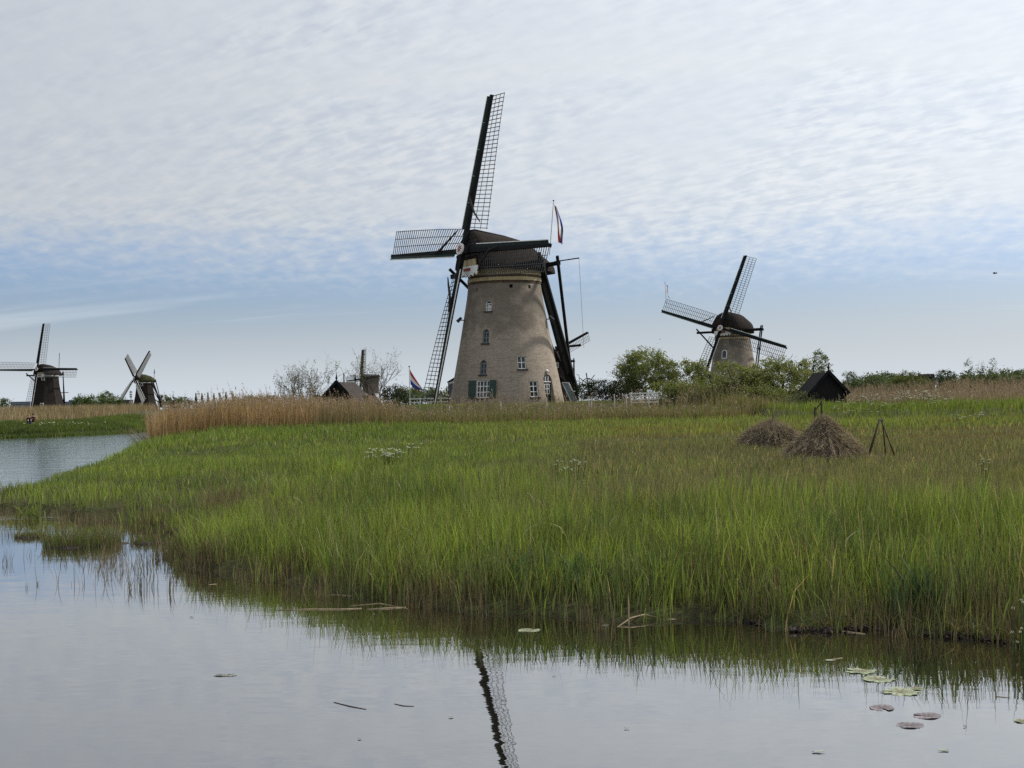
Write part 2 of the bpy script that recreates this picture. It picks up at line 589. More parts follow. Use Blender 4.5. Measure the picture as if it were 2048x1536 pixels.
def height(x, y, d=None):
    x, y = np.asarray(x, dtype=float), np.asarray(y, dtype=float)
    if d is None:
        d = shore(x, y)
    yb = 106 - 26 * sstep(12, 19, x)
    rise = sstep(0, 1, (y - yb) / (8 - 3.5 * sstep(12, 19, x)))
    amp = 1.2 - 0.72 * sstep(12, 19, x) * sstep(130, 118, y)
    amp = amp * np.maximum(sstep(-14, -9, x), sstep(150, 260, y))
    land = 0.03 + 0.2 * (1 - np.exp(-np.maximum(d, 0) / 0.7)) + 0.0042 * np.clip(y - 14, 0, 66) + amp * rise + (0.3 + 0.00246 * np.clip(y, 0, 125)) * sstep(0, 7, d) + (vnoise(x, y, 2.2, 6) - 0.5) * 0.10 * sstep(0.2, 2, d)
    return np.where(d > 0, land, np.maximum(-0.7, d * 0.7))


def hz(x, y):
    return float(height(np.array([x]), np.array([y]))[0])


def axis(lo, hi, fine_lo, fine_hi, step, grow):
    a = list(np.arange(fine_lo, fine_hi + 1e-6, step))
    s = step
    while a[-1] < hi:
        s *= grow
        a.append(a[-1] + s)
    s = step
    while a[0] > lo:
        s *= grow
        a.insert(0, a[0] - s)
    return np.array(a)


def ground_mat():
    m = bpy.data.materials.new('meadow_soil')
    m.use_nodes = True
    t = m.node_tree
    b = t.nodes['Principled BSDF']
    b.inputs['Roughness'].default_value = 0.9
    b.inputs['Specular IOR Level'].default_value = 0.15
    tc = N(t, 'ShaderNodeTexCoord')
    n1 = N(t, 'ShaderNodeTexNoise', inp={'Scale': 0.25, 'Detail': 8, 'Roughness': 0.65})
    n2 = N(t, 'ShaderNodeTexNoise', inp={'Scale': 6.0, 'Detail': 6, 'Roughness': 0.7})
    L(t, tc.outputs['Object'], n1.inputs['Vector'])
    L(t, tc.outputs['Object'], n2.inputs['Vector'])
    c = MIX(t, RANGE(t, n1.outputs[0], 0.35, 0.65), (0.038, 0.052, 0.014), (0.060, 0.056, 0.022))
    c = MIX(t, RANGE(t, n2.outputs[0], 0.4, 0.65), c, (0.030, 0.026, 0.014))
    L(t, c, b.inputs['Base Color'])
    bp = N(t, 'ShaderNodeBump', inp={'Strength': 0.8, 'Distance': 0.08})
    L(t, n2.outputs[0], bp.inputs['Height'])
    L(t, bp.outputs[0], b.inputs['Normal'])
    return m


def build_ground():
    xs = axis(-5000, 5000, -16, 12, 0.28, 1.07)
    ys = axis(-60, 46, 9, 46, 0.26, 1.10)
    ys = np.concatenate([ys, axis(46.8, 7000, 46.8, 118, 0.7, 1.10)])
    X, Y = np.meshgrid(xs, ys)
    Z = height(X, Y)
    nx, ny = len(xs), len(ys)
    V = np.stack([X, Y, Z], -1).reshape(-1, 3)
    i = np.arange(nx * ny).reshape(ny, nx)
    q = np.stack([i[:-1, :-1], i[:-1, 1:], i[1:, 1:], i[1:, :-1]], -1).reshape(-1, 4)
    o = np_mesh('ground', V, q.ravel(), np.full(len(q), 4), ground_mat(), smooth=True)
    o['kind'] = 'structure'


def water_mat(name, ripples, sheen=0.50):
    m = bpy.data.materials.new(name)
    m.use_nodes = True
    t = m.node_tree
    t.nodes.clear()
    tc = N(t, 'ShaderNodeTexCoord')
    hs = None
    for scale, stretch, rot, w, det in ripples:
        mp = N(t, 'ShaderNodeMapping')
        mp.inputs['Scale'].default_value = stretch
        mp.inputs['Rotation'].default_value = (0, 0, R(rot))
        L(t, tc.outputs['Object'], mp.inputs[0])
        n = N(t, 'ShaderNodeTexNoise', inp={'Scale': scale, 'Detail': det, 'Roughness': 0.5})
        L(t, mp.outputs[0], n.inputs['Vector'])
        v = M_(t, 'MULTIPLY', n.outputs[0], w)
        hs = v if hs is None else M_(t, 'ADD', hs, v)
    bp = N(t, 'ShaderNodeBump', inp={'Strength': 1.0, 'Distance': 1.0})
    L(t, hs, bp.inputs['Height'])
    fr = N(t, 'ShaderNodeFresnel', inp={'IOR': 1.38})
    L(t, bp.outputs[0], fr.inputs['Normal'])
    fac = M_(t, 'POWER', fr.outputs[0], sheen)
    g = N(t, 'ShaderNodeBsdfGlossy', inp={'Roughness': 0.0, 'Color': (1, 1, 1, 1)})
    L(t, bp.outputs[0], g.inputs['Normal'])
    d = N(t, 'ShaderNodeBsdfDiffuse', inp={'Color': (0.012, 0.010, 0.006, 1)})
    mx = N(t, 'ShaderNodeMixShader')
    L(t, fac, mx.inputs[0])
    L(t, d.outputs[0], mx.inputs[1])
    L(t, g.outputs[0], mx.inputs[2])
    o = N(t, 'ShaderNodeOutputMaterial')
    L(t, mx.outputs[0], o.inputs[0])
    return m


def build_water():
    m = water_mat('still_pond_water', [(0.9, (1, 1.5, 1), 8, 0.0032, 2), (4.0, (0.7, 1.6, 1), 5, 0.00055, 2)])
    o = MB().add([(-140, -45, 0), (60, -45, 0), (60, 33.0, 0), (-140, 33.0, 0)], [(0, 1, 2, 3)]).build('pond_water', m)
    o['kind'] = 'structure'
    m = water_mat('rippled_canal_water', [(1.6, (1, 2.2, 1), 12, 0.022, 3), (0.4, (1, 1.4, 1), 0, 0.03, 2)], 0.34)
    o = MB().add([(-140, 33.0, 0), (60, 33.0, 0), (60, 440, 0), (-140, 440, 0)], [(0, 1, 2, 3)]).build('canal_water', m)
    o['kind'] = 'structure'


build_ground()
build_water()

# ---------------------------------------------------------------- windmills
_lath_me = {}


def lath_mesh(length, w, d, m):
    key = (round(length, 3), w, d, m.name)
    if key not in _lath_me:
        o = MB().box((0, length / 2 + 0.12, 0), (w, length, d)).build('crossbar', m)
        _lath_me[key] = o.data
        bpy.data.objects.remove(o)
    return _lath_me[key]


def twist(t):
    return R(21 * (1 - t) ** 1.35 - 2)


def make_sail(root, hub, tilt, phi, k, Rs=13.85, nbars=33, single=True, cloth=False, lathm=None, boardm=None, roll=True):
    """one of the four sails: the spar with wind board, hem laths and cross bars; k = 0 top, 1 right, 2 bottom, 3 left seen from the front"""
    a = phi + k * math.pi / 2
    u = Vector((1, 0, 0))
    w = Vector((0, math.sin(tilt), math.cos(tilt)))
    n = Vector((0, -math.cos(tilt), math.sin(tilt)))
    rad = u * math.sin(a) + w * math.cos(a)
    trl = u * math.cos(a) - w * math.sin(a)
    mb = MB()
    mb.beam((0.0, 0, 0), (Rs, 0, 0), 0.40, 0.40, 0.22)
    if Rs > 10:
        mb.box((Rs - 0.02, 0, -0.0), (0.1, 0.3, 0.3))
    sail = mb.build('sail', MT['tar'], root)
    off = 0.22 if k % 2 == 0 else -0.22
    mtx = Matrix((rad, trl, -n)).transposed().to_4x4()
    mtx.translation = Vector(hub) + n * off
    sail.matrix_local = mtx
    lm = lathm or MT['lath']
    r0, r1 = 0.145 * Rs, 0.993 * Rs
    W = 0.155 * Rs
    # wind board along the leading edge with its pale lip
    wb = MB()
    segs = 5
    for i in range(segs):
        ra, rb = 0.13 * Rs + (Rs * 0.995 - 0.13 * Rs) * i / segs, 0.13 * Rs + (Rs * 0.995 - 0.13 * Rs) * (i + 1) / segs - 0.02
        wd = 0.52 - 0.03 * i
        wb.add([(ra, -0.05, -0.10), (rb, -0.05, -0.10), (rb, -wd, -0.22), (ra, -wd, -0.22), (ra, -0.05, -0.06), (rb, -0.05, -0.06), (rb, -wd, -0.18), (ra, -wd, -0.18)],
               [(0, 1, 2, 3), (7, 6, 5, 4), (0, 4, 5, 1), (1, 5, 6, 2), (2, 6, 7, 3), (3, 7, 4, 0)])
    wb.build('windboard', boardm or MT['green'], sail)
    MB().beam((0.13 * Rs, -0.535, -0.21), (Rs * 0.995, -0.415, -0.21), 0.07, 0.07).build('board_lip', MT['white'], sail)

    def surf(r, s):
        t = (r - r0) / (r1 - r0)
        b = twist(t)
        return Vector((r, 0.12 + s * W * math.cos(b), s * W * math.sin(b)))
    if single:
        me = lath_mesh(W + 0.06, 0.055, 0.045, lm)
        for i in range(nbars):
            r = r0 + (r1 - r0) * i / (nbars - 1)
            o = link('crossbar', me, sail)
            b = twist((r - r0) / (r1 - r0))
            o.matrix_local = Matrix.Translation((r, 0, 0)) @ Matrix.Rotation(b, 4, 'X')
        for s in (0.34, 0.67, 1.0):
            MB().tube([surf(r0 + (r1 - r0) * i / 10 - (0.1 if i == 0 else 0), s) for i in range(11)], 0.03, 4).build('hem_lath', lm, sail)
    else:
        g = MB()
        for i in range(nbars):
            r = r0 + (r1 - r0) * i / (nbars - 1)
            g.beam(surf(r, 0), surf(r, 1.02), 0.06, 0.05)
        for s in (0.34, 0.67, 1.0):
            for i in range(5):
                g.beam(surf(r0 + (r1 - r0) * i / 5, s), surf(r0 + (r1 - r0) * (i + 1) / 5, s), 0.06, 0.06)
        o = g.build('lattice', lm, sail)
        o['kind'] = 'stuff'
    if cloth:
        V, F = [], []
        nn, ms = 12, 4
        for i in range(nn + 1):
            r = r0 + 0.2 + (r1 - r0 - 0.3) * i / nn
            for j in range(ms + 1):
                p = surf(r, j / ms)
                p.z -= 0.06 + 0.12 * math.sin(math.pi * j / ms)
                V.append(p)
        for i in range(nn):
            for j in range(ms):
                q = i * (ms + 1) + j
                F.append((q, q + 1, q + ms + 2, q + ms + 1))
        MB().add(V, F).build('sailcloth', MT['cloth'], sail, True)
    elif roll:
        # the furled canvas, twisted into a rope along the spar and led across to the hem near the hub
        pts = [Vector((r0 + 0.4, 0.9 * W, 0.05)), Vector((r0 + 1.2, 0.5 * W, -0.2)), Vector((r0 + 2.4, 0.05 * W, -0.34)), Vector((r0 + 3.6, -0.1, -0.36))]
        MB().tube(pts, [0.05, 0.09, 0.11, 0.06], 6).build('furled_canvas', MT['rolled'], sail)
    return sail


def loft(stations, ns=14):
    """stations: (y, half width, z bottom, z top, shoulder); returns a closed shell"""
    mb = MB()
    V, F = [], []
    for y, w, z0, z1, e in stations:
        for i in range(ns + 1):
            a = math.pi * i / ns
            c, s = math.cos(a), math.sin(a)
            V.append((w * math.copysign(abs(c) ** e, c), y, z0 + (z1 - z0) * s ** e))
    m = ns + 1
    for j in range(len(stations) - 1):
        for i in range(ns):
            q = j * m + i
            F.append((q, q + 1, q + m + 1, q + m))
        F.append((j * m + ns, j * m, (j + 1) * m, (j + 1) * m + ns))
    F.append(tuple(range(ns, -1, -1)))
    F.append(tuple((len(stations) - 1) * m + i for i in range(m)))
    return mb.add(V, F)


def poll_end(root, hub, tilt):
    n = Vector((0, -math.cos(tilt), math.sin(tilt)))
    h = Vector(hub)
    mb = MB()
    mb.beam(h - n * 2.6, h + n * 0.45, 0.62, 0.62)
    mb.build('windshaft', MT['iron'], root)
    q = n.to_track_quat('Z', 'Y').to_matrix()
    f = MB()
    f.add([h + n * 0.62 + q @ Vector((0.52 * math.cos(R(a)), 0.52 * math.sin(R(a)), 0)) for a in range(0, 360, 30)] +
          [h + n * 0.46 + q @ Vector((0.52 * math.cos(R(a)), 0.52 * math.sin(R(a)), 0)) for a in range(0, 360, 30)],
          [tuple(range(12)), tuple(range(23, 11, -1))] + [(i, (i + 1) % 12, (i + 1) % 12 + 12, i + 12) for i in range(12)])
    p = f.build('poll_end', MT['white'], root)
    s = MB()
    for a in range(0, 360, 45):
        s.beam(h + n * 0.635 + q @ Vector((0.08 * math.cos(R(a)), 0.08 * math.sin(R(a)), 0)), h + n * 0.635 + q @ Vector((0.42 * math.cos(R(a)), 0.42 * math.sin(R(a)), 0)), 0.11, 0.03, 0.04, up=n)
    s.build('star_emblem', MT['red'], p)


def tail_gear(root, zc, bottom_s=8.2, zl=12.0, ls=1.0, ll=7.4, ss=-3.1, sl=4.1, low=1.0, pole=(0.34, 0.50), bt=1.0):
    """long and short cross beams, the braces from their ends and the tail pole; local -Y is the front"""
    P = lambda s, l, z: Vector((l, -s, z))
    T = P(-bottom_s, 0, low)
    MB().beam(P(ls, -ll, zl), P(ls, ll, zl), 0.34, 0.40).build('long_cross_beam', MT['tar'], root)
    MB().beam(P(ss, -sl, zl + 0.35), P(ss, sl, zl + 0.35), 0.30, 0.34).build('short_cross_beam', MT['tar'], root)
    MB().beam(P(-3.6, 0, zl + 0.3), T + Vector((0, 0, -0.6)), pole[0], pole[0], pole[1]).build('tail_pole', MT['tar'], root)
    for sg in (-1, 1):
        a = P(ls, sg * (ll - 0.25), zl + 0.35)
        MB().beam(a + (a - T).normalized() * 0.5, T + Vector((sg * 0.25, 0, 0.3)), 0.27 * bt, 0.27 * bt, 0.34 * bt).build('long_brace', MT['tar'], root)
        a = P(ss, sg * (sl - 0.2), zl + 0.6)
        MB().beam(a + (a - T).normalized() * 0.4, P(-bottom_s * 0.93, sg * 0.2, low + 1.4), 0.24 * bt, 0.24 * bt).build('short_brace', MT['tar'], root)
    MB().beam(P(-bottom_s * 0.93, -2.3, low + 4.4), P(-bottom_s * 0.86, 2.4, low + 4.4), 0.16, 0.2).build('spreader', MT['tar'], root)
    return T


def cap_main(root, z0, thatch):
    """boat-shaped thatched cap, tall at the sails and running down to the tail"""
    st = [(-3.55, 2.55, z0 + 0.25, z0 + 3.4, 1.4), (-3.0, 2.95, z0 + 0.1, z0 + 3.52, 1.4), (-1.6, 3.4, z0, z0 + 3.32, 1.3), (0, 3.6, z0 - 0.05, z0 + 3.08, 1.2),
          (1.6, 3.45, z0 - 0.05, z0 + 2.74, 1.1), (3.0, 2.5, z0 - 0.1, z0 + 2.0, 1.2), (4.1, 1.75, z0 - 0.25, z0 + 1.3, 1.1), (4.75, 1.05, z0 - 0.15, z0 + 0.9, 0.95)]
    c = loft(st, 18).build('cap', thatch, root, True)
    r = MB().tube([(0, -3.65, z0 + 3.4), (0, -3.0, z0 + 3.53), (0, 0, z0 + 3.10), (0, 1.6, z0 + 2.76), (0, 2.9, z0 + 2.05)], 0.12, 6).build('ridge', MT['thatch'], c, True)
    # boarded gable above the shaft
    for i in range(7):
        z = z0 + 1.35 + i * 0.30
        w = 2.55 * math.cos(math.asin(min(0.99, ((z - z0 - 0.2) / 3.25) ** (1 / 1.4)))) ** 1.4 + 0.08
        MB().box((0, -3.60 - 0.03 * (i % 2), z), (2 * w - 0.16, 0.07, 0.27)).build('gable_board', MT['board'], c)
    return c


def baard(root, z0, y=-3.72, s=1.0, detail=True):
    """painted fascia below the shaft with its scalloped white edge"""
    mb = MB().box((0, y, z0 + 0.75), (2.7 * s, 0.08, 0.62))
    o = mb.build('fascia_panel', MT['cream'], root)
    pts = [(-1.75, 0.35), (-1.75, -0.25), (-1.5, -0.5), (-1.2, -0.22), (-0.95, -0.55), (-0.55, -0.35), (-0.3, -0.62), (0, -0.4), (0.3, -0.62), (0.55, -0.35), (0.95, -0.55),
           (1.2, -0.22), (1.5, -0.5), (1.75, -0.25), (1.75, 0.35)]
    MB().prism([(a * s, b * s) for a, b in pts], lambda u, v, d: (u, y - 0.06 + d, z0 + 0.12 + v), -0.04, 0.04).build('scalloped_fascia', MT['white'], root)
    MB().box((0, y - 0.13, z0 + 0.2), (1.1 * s, 0.05, 0.24)).build('fascia_crest', MT['red'], root)


TOWER_PROF = [(5.12, -0.6), (5.10, 0.0), (5.02, 0.5), (4.70, 2.2), (4.33, 4.1), (3.88, 6.5), (3.36, 9.5), (3.17, 11.0), (3.12, 11.9)]


def tower_r(z):
    for (r0, z0), (r1, z1) in zip(TOWER_PROF, TOWER_PROF[1:]):
        if z0 <= z <= z1:
            return r0 + (r1 - r0) * (z - z0) / (z1 - z0)
    return TOWER_PROF[-1][0]


def arch_poly(w, h, n=8):
    """outline, bottom centre at the origin, with a round head"""
    r = w / 2
    return [(-r, 0), (r, 0)] + [(r * math.cos(math.pi * i / n), h - r + r * math.sin(math.pi * i / n)) for i in range(n + 1)]


def rect_poly(w, h):
    return [(-w / 2, 0), (w / 2, 0), (w / 2, h), (-w / 2, h)]


def inset(poly, d, w, h, arch):
    p = arch_poly(w - 2 * d, h - 2 * d) if arch else rect_poly(w - 2 * d, h - 2 * d)
    return [(u, v + d) for u, v in p]


def tower_window(root, ang, z, w, h, arch, kind, cutters):
    """ang: local angle of the opening; builds a cutter and the joinery set back in it"""
    r = tower_r(z + h * 0.5)
    slope = (tower_r(z) - tower_r(z + h)) / h * 0.7
    ca, sa = math.cos(ang), math.sin(ang)

    def fn(u, v, d):           # u along the wall, v up, d outwards from the wall face
        rr = r + slope * (h / 2 - v) + d
        return Vector((ca * rr - sa * u, sa * rr + ca * u, z + v))
    poly = arch_poly(w, h) if arch else rect_poly(w, h)
    cutters.prism(poly, fn, -0.38, 0.6)
    wall_fn = fn
    fn = lambda u, v, d: wall_fn(u, v, d - 0.10)
    if kind == 'hole':
        MB().prism(rect_poly(w + 0.04, h + 0.02), fn, -0.34, -0.18).build('vent_hole', MT['dark'], root)
        return wall_fn
    if kind == 'door':
        return fn
    fm = MT['white'] if kind in ('white', 'cross', 'shutter', 'curtain') else MT['greypaint']
    t = 0.07 if kind != 'shutter' else 0.09
    rim = MB()
    inner = inset(poly, t, w, h, arch)
    n = len(poly)
    d0, d1 = -0.17, -0.03
    V = [fn(u, v, d1) for u, v in poly] + [fn(u, v, d1) for u, v in inner] + [fn(u, v, d0) for u, v in poly] + [fn(u, v, d0) for u, v in inner]
    F = []
    for i in range(n):
        j = (i + 1) % n
        F += [(i, j, n + j, n + i), (n + i, n + j, 3 * n + j, 3 * n + i), (2 * n + i, 2 * n + j, j, i), (3 * n + i, 3 * n + j, 2 * n + j, 2 * n + i)]
    win = rim.add(V, F).build('window', fm, root)
    MB().prism(inset(poly, t * 0.8, w, h, arch), fn, -0.20, -0.13).build('pane', MT['glass'], win)
    if kind == 'curtain':
        MB().prism([(-w * 0.3, 0.1), (-w * 0.06, 0.1), (-w * 0.1, h * 0.55), (-w * 0.3, h * 0.55)], fn, -0.125, -0.115).build('curtain', MT['curtain'], win)
        MB().prism([(w * 0.06, 0.1), (w * 0.3, 0.1), (w * 0.3, h * 0.55), (w * 0.1, h * 0.55)], fn, -0.125, -0.115).build('curtain', MT['curtain'], win)
    cols, rows = {'white': (2, 3), 'cross': (2, 2), 'shutter': (4, 3), 'grey': (2, 2), 'curtain': (2, 2)}[kind]
    b = 0.034
    hh = (h - w / 2) if arch else h
    for i in range(1, cols):
        u = -w / 2 + w * i / cols
        MB().prism([(u - b, t), (u + b, t), (u + b, hh - t), (u - b, hh - t)], fn, -0.12, -0.06).build('glazing_bar', fm, win)
    for i in range(1, rows + (1 if arch else 0)):
        v = hh * i / rows
        MB().prism([(-w / 2 + t, v - b), (w / 2 - t, v - b), (w / 2 - t, v + b), (-w / 2 + t, v + b)], fn, -0.115, -0.055).build('glazing_bar', fm, win)
    MB().prism([(-w / 2 - 0.1, -0.12), (w / 2 + 0.1, -0.12), (w / 2 + 0.1, 0.0), (-w / 2 - 0.1, 0.0)], wall_fn, -0.1, 0.13).build('window_sill', MT['sill'], win)
    return wall_fn


def boolean_cut(obj, cutter):
    md = obj.modifiers.new('cut', 'BOOLEAN')
    md.operation = 'DIFFERENCE'
    md.solver = 'EXACT'
    md.object = cutter
    bpy.context.view_layer.update()
    dg = bpy.context.evaluated_depsgraph_get()
    me = bpy.data.meshes.new_from_object(obj.evaluated_get(dg))
    obj.modifiers.clear()
    obj.data = me
    bpy.data.objects.remove(cutter)


def main_mill():
    Y0 = 125.6
    base = at(1014, 808, Y0)
    zb = 2.15
    yaw = R(57.5)
    root = thing('windmill', 'big brown brick tower mill in the centre with thatched cap and bare lattice sails', 'windmill', (base.x, Y0, zb), -yaw)
    th_view = math.atan2(base.x, Y0)

    def local_ang(px, py):
        """angle on the tower, in the mill's own frame, of the wall point seen at this pixel"""
        p = at(px, py, Y0 - 4)
        z = p.z - zb
        r = tower_r(min(max(z, 0), 11.8))
        c = at(1014 - (808 - py) * 0.021, py, Y0)
        s = max(-0.97, min(0.97, (px - (1014 - (808 - py) * 0.021)) * mpp(Y0) / r))
        return -math.pi / 2 + math.asin(s) - th_view + yaw, z
    cut = MB()
    tw = MB().lathe(TOWER_PROF, 96).build('tower', MT['brick'], root)
    spec = [(977, 621, 0.62, 0.95, True, 'curtain'), (972, 686, 0.60, 1.22, True, 'grey'), (967, 749, 0.62, 1.24, True, 'grey'),
            (1022, 574, 0.30, 0.30, False, 'hole'), (1058.5, 574, 0.30, 0.30, False, 'hole'), (954, 579, 0.16, 0.24, False, 'hole'),
            (1044, 738, 0.78, 1.10, False, 'cross'), (966, 796, 1.28, 1.50, False, 'shutter'), (1069, 794, 0.84, 1.38, False, 'white')]
    fns = {}
    for px, py, w, h, arch, kind in spec:
        a, z = local_ang(px, py)
        fns[(px, py)] = (tower_window(root, a, z, w, h, arch, kind, cut), w, h)
    # shutters beside the wide window
    fn, w, h = fns[(966, 796)]
    for sg, ww in ((-1, 0.66), (1, 0.62)):
        s = MB().prism([(sg * (w / 2 + 0.03), -0.02), (sg * (w / 2 + 0.03 + ww), -0.02), (sg * (w / 2 + 0.03 + ww), h + 0.02), (sg * (w / 2 + 0.03), h + 0.02)], fn, 0.04, 0.10).build('shutter', MT['shutter'], root)
        for v in (0.3, h - 0.35):
            MB().prism([(sg * (w / 2 + 0.08), v), (sg * (w / 2 + ww - 0.02), v), (sg * (w / 2 + ww - 0.02), v + 0.1), (sg * (w / 2 + 0.08), v + 0.1)], fn, 0.103, 0.125).build('batten', MT['shutter'], s)
    # the arched doorway: an upright recess that grows deeper towards the top of its threshold
    a, z = local_ang(1101, 806)
    z = 0.0
    ca, sa = math.cos(a), math.sin(a)
    rd = tower_r(2.6) - 0.12

    def fd(u, v, d):
        rr = rd + d
        return Vector((ca * rr - sa * u, sa * rr + ca * u, z + v))
    cut.prism(arch_poly(1.16, 2.72), lambda u, v, d: fd(u, v - 0.02, d), -0.05, 1.4)
    dr = MB().prism(rect_poly(1.0, 2.0), fd, -0.02, 0.05).build('door', MT['green'], root)
    MB().prism([(-0.32, 1.0), (0.30, 1.0), (0.30, 1.8), (-0.32, 1.8)], fd, 0.052, 0.07).build('door_window', MT['glass'], dr)
    for u in (-0.34, 0.0, 0.32):
        MB().prism([(u - 0.03, 0.97), (u + 0.03, 0.97), (u + 0.03, 1.83), (u - 0.03, 1.83)], fd, 0.055, 0.09).build('glazing_bar', MT['white'], dr)
    for v in (0.97, 1.4, 1.8):
        MB().prism([(-0.37, v), (0.35, v), (0.35, v + 0.05), (-0.37, v + 0.05)], fd, 0.056, 0.088).build('glazing_bar', MT['white'], dr)
    MB().tube([fd(0.38, 0.95, 0.07), fd(0.38, 1.1, 0.1)], 0.02, 5).build('handle', MT['iron'], dr)
    fl = MB().prism([(u, v + 2.06) for u, v in [(-0.52, 0), (0.52, 0)] + [(0.52 * math.cos(math.pi * i / 8), 0.08 + 0.5 * math.sin(math.pi * i / 8)) for i in range(9)]], fd, -0.02, 0.04).build('fanlight', MT['glass'], root)
    for u in (-0.2, 0.18):
        MB().prism([(u - 0.03, 2.06), (u + 0.03, 2.06), (u + 0.03, 2.5), (u - 0.03, 2.5)], fd, 0.045, 0.08).build('glazing_bar', MT['white'], fl)
    MB().prism([(-0.52, 2.0), (0.52, 2.0), (0.52, 2.07), (-0.52, 2.07)], fd, 0.0, 0.12).build('transom', MT['white'], root)
    lamp = MB()
    pl = fd(0.0, 2.95, 0.12)
    lamp.lathe([(0.05, 0.16), (0.17, 0.02), (0.15, -0.06), (0.05, -0.12)][::-1], 10)
    lamp.v = [(x + pl.x, y + pl.y, zz + pl.z) for x, y, zz in lamp.v]
    lamp.build('door_lamp', MT['white'], root, True)
    boolean_cut(tw, cut.build('cutter', MT['brick'], root))
    # painted bands below the cap
    for nm, za, zb2, off, mk in (('cornice_band', 11.42, 11.93, 0.10, 'cream'), ('cornice_band', 11.20, 11.42, 0.06, 'brownband'), ('cornice_band', 10.90, 11.20, 0.11, 'cream'), ('cornice_band', 10.70, 10.90, 0.05, 'brownband')):
        r0, r1 = tower_r(za), tower_r(zb2)
        MB().lathe([(r0 - 0.1, za), (r0 + off, za), (r1 + off, zb2), (r1 - 0.1, zb2)], 72).build(nm, MT[mk], root, False)
    # floodlights on both flanks
    for px, py, sg in ((936, 636, -1), (1094, 634, 1)):
        a, z = local_ang(px, py)
        a = -math.pi / 2 + sg * 1.35 + yaw
        r = tower_r(z)
        d = Vector((math.cos(a), math.sin(a), 0))
        p = d * r + Vector((0, 0, z))
        lo = MB().beam(p - d * 0.1, p + d * 0.4, 0.08).beam(p + d * 0.28 + Vector((0, 0, 0.22)), p + d * 0.62 + Vector((0, 0, -0.12)), 0.34, 0.22, 0.42).build('floodlight', MT['iron'], root)
    cap_main(root, 11.9, MT['thatch'])
    baard(root, 11.75)
    hubp = Vector(((at(931, 498, 123.45)).x, 123.45, 15.78))
    loc = Matrix.Rotation(yaw, 3, 'Z') @ (hubp - Vector((base.x, Y0, zb)))
    hub = Vector((0.0, loc.y, loc.z))
    tilt, phi = R(11.2), R(3.9)
    poll_end(root, hub, tilt)
    for k in range(4):
        make_sail(root, hub, tilt, phi, k, Rs=(13.85, 13.1, 13.85, 14.4)[k])
    T = tail_gear(root, 12, 7.4, 12.05, 1.0, 7.5, -3.1, 4.1, 0.9)
    # the rope pole at the tail
    P = lambda s, l, z: Vector((l, -s, z))
    MB().tube([P(-3.2, 3.2, 12.6), P(-4.9, 4.6, 12.85)], [0.05, 0.06], 6).build('rope_pole', MT['tar'], root)
    MB().tube([P(-4.88, 4.58, 12.8), P(-5.1, 4.5, 9), P(-5.4, 4.3, 5.0)], 0.016, 4).build('hanging_rope', MT['rope'], root)
    # capstan wheel at the foot of the tail
    w = MB()
    c = at(1176, 768, 124) - Vector((base.x, Y0, zb))
    c = Matrix.Rotation(yaw, 3, 'Z') @ c
    Q = Matrix.Rotation(yaw, 3, 'Z')
    pts = [c + Q @ Vector((0.5 * math.cos(R(a)), 0, 0.5 * math.sin(R(a)))) for a in range(0, 361, 24)]
    wh = MB().tube(pts, 0.04, 5).build('capstan_wheel', MT['tar'], root)
    for i in range(8):
        a = R(i * 45 + 8)
        MB().beam(c, c + Q @ Vector((0.98 * math.cos(a), 0.03 * (i % 2), 0.98 * math.sin(a))), 0.075, 0.06).build('spoke', MT['tar'], wh)
    gl = hz(8.2, 124) - zb
    MB().beam(c + Vector((0, 0.1, 0)), Vector((c.x + 0.3, c.y + 0.1, gl)), 0.09).build('capstan_leg', MT['white'], root)
    MB().beam(c + Q @ Vector((-1.3, 0.2, -0.62)), c + Q @ Vector((0.7, 0.2, -0.70)), 0.2, 0.12).build('capstan_beam', MT['white'], root)
    return root


main_mill()


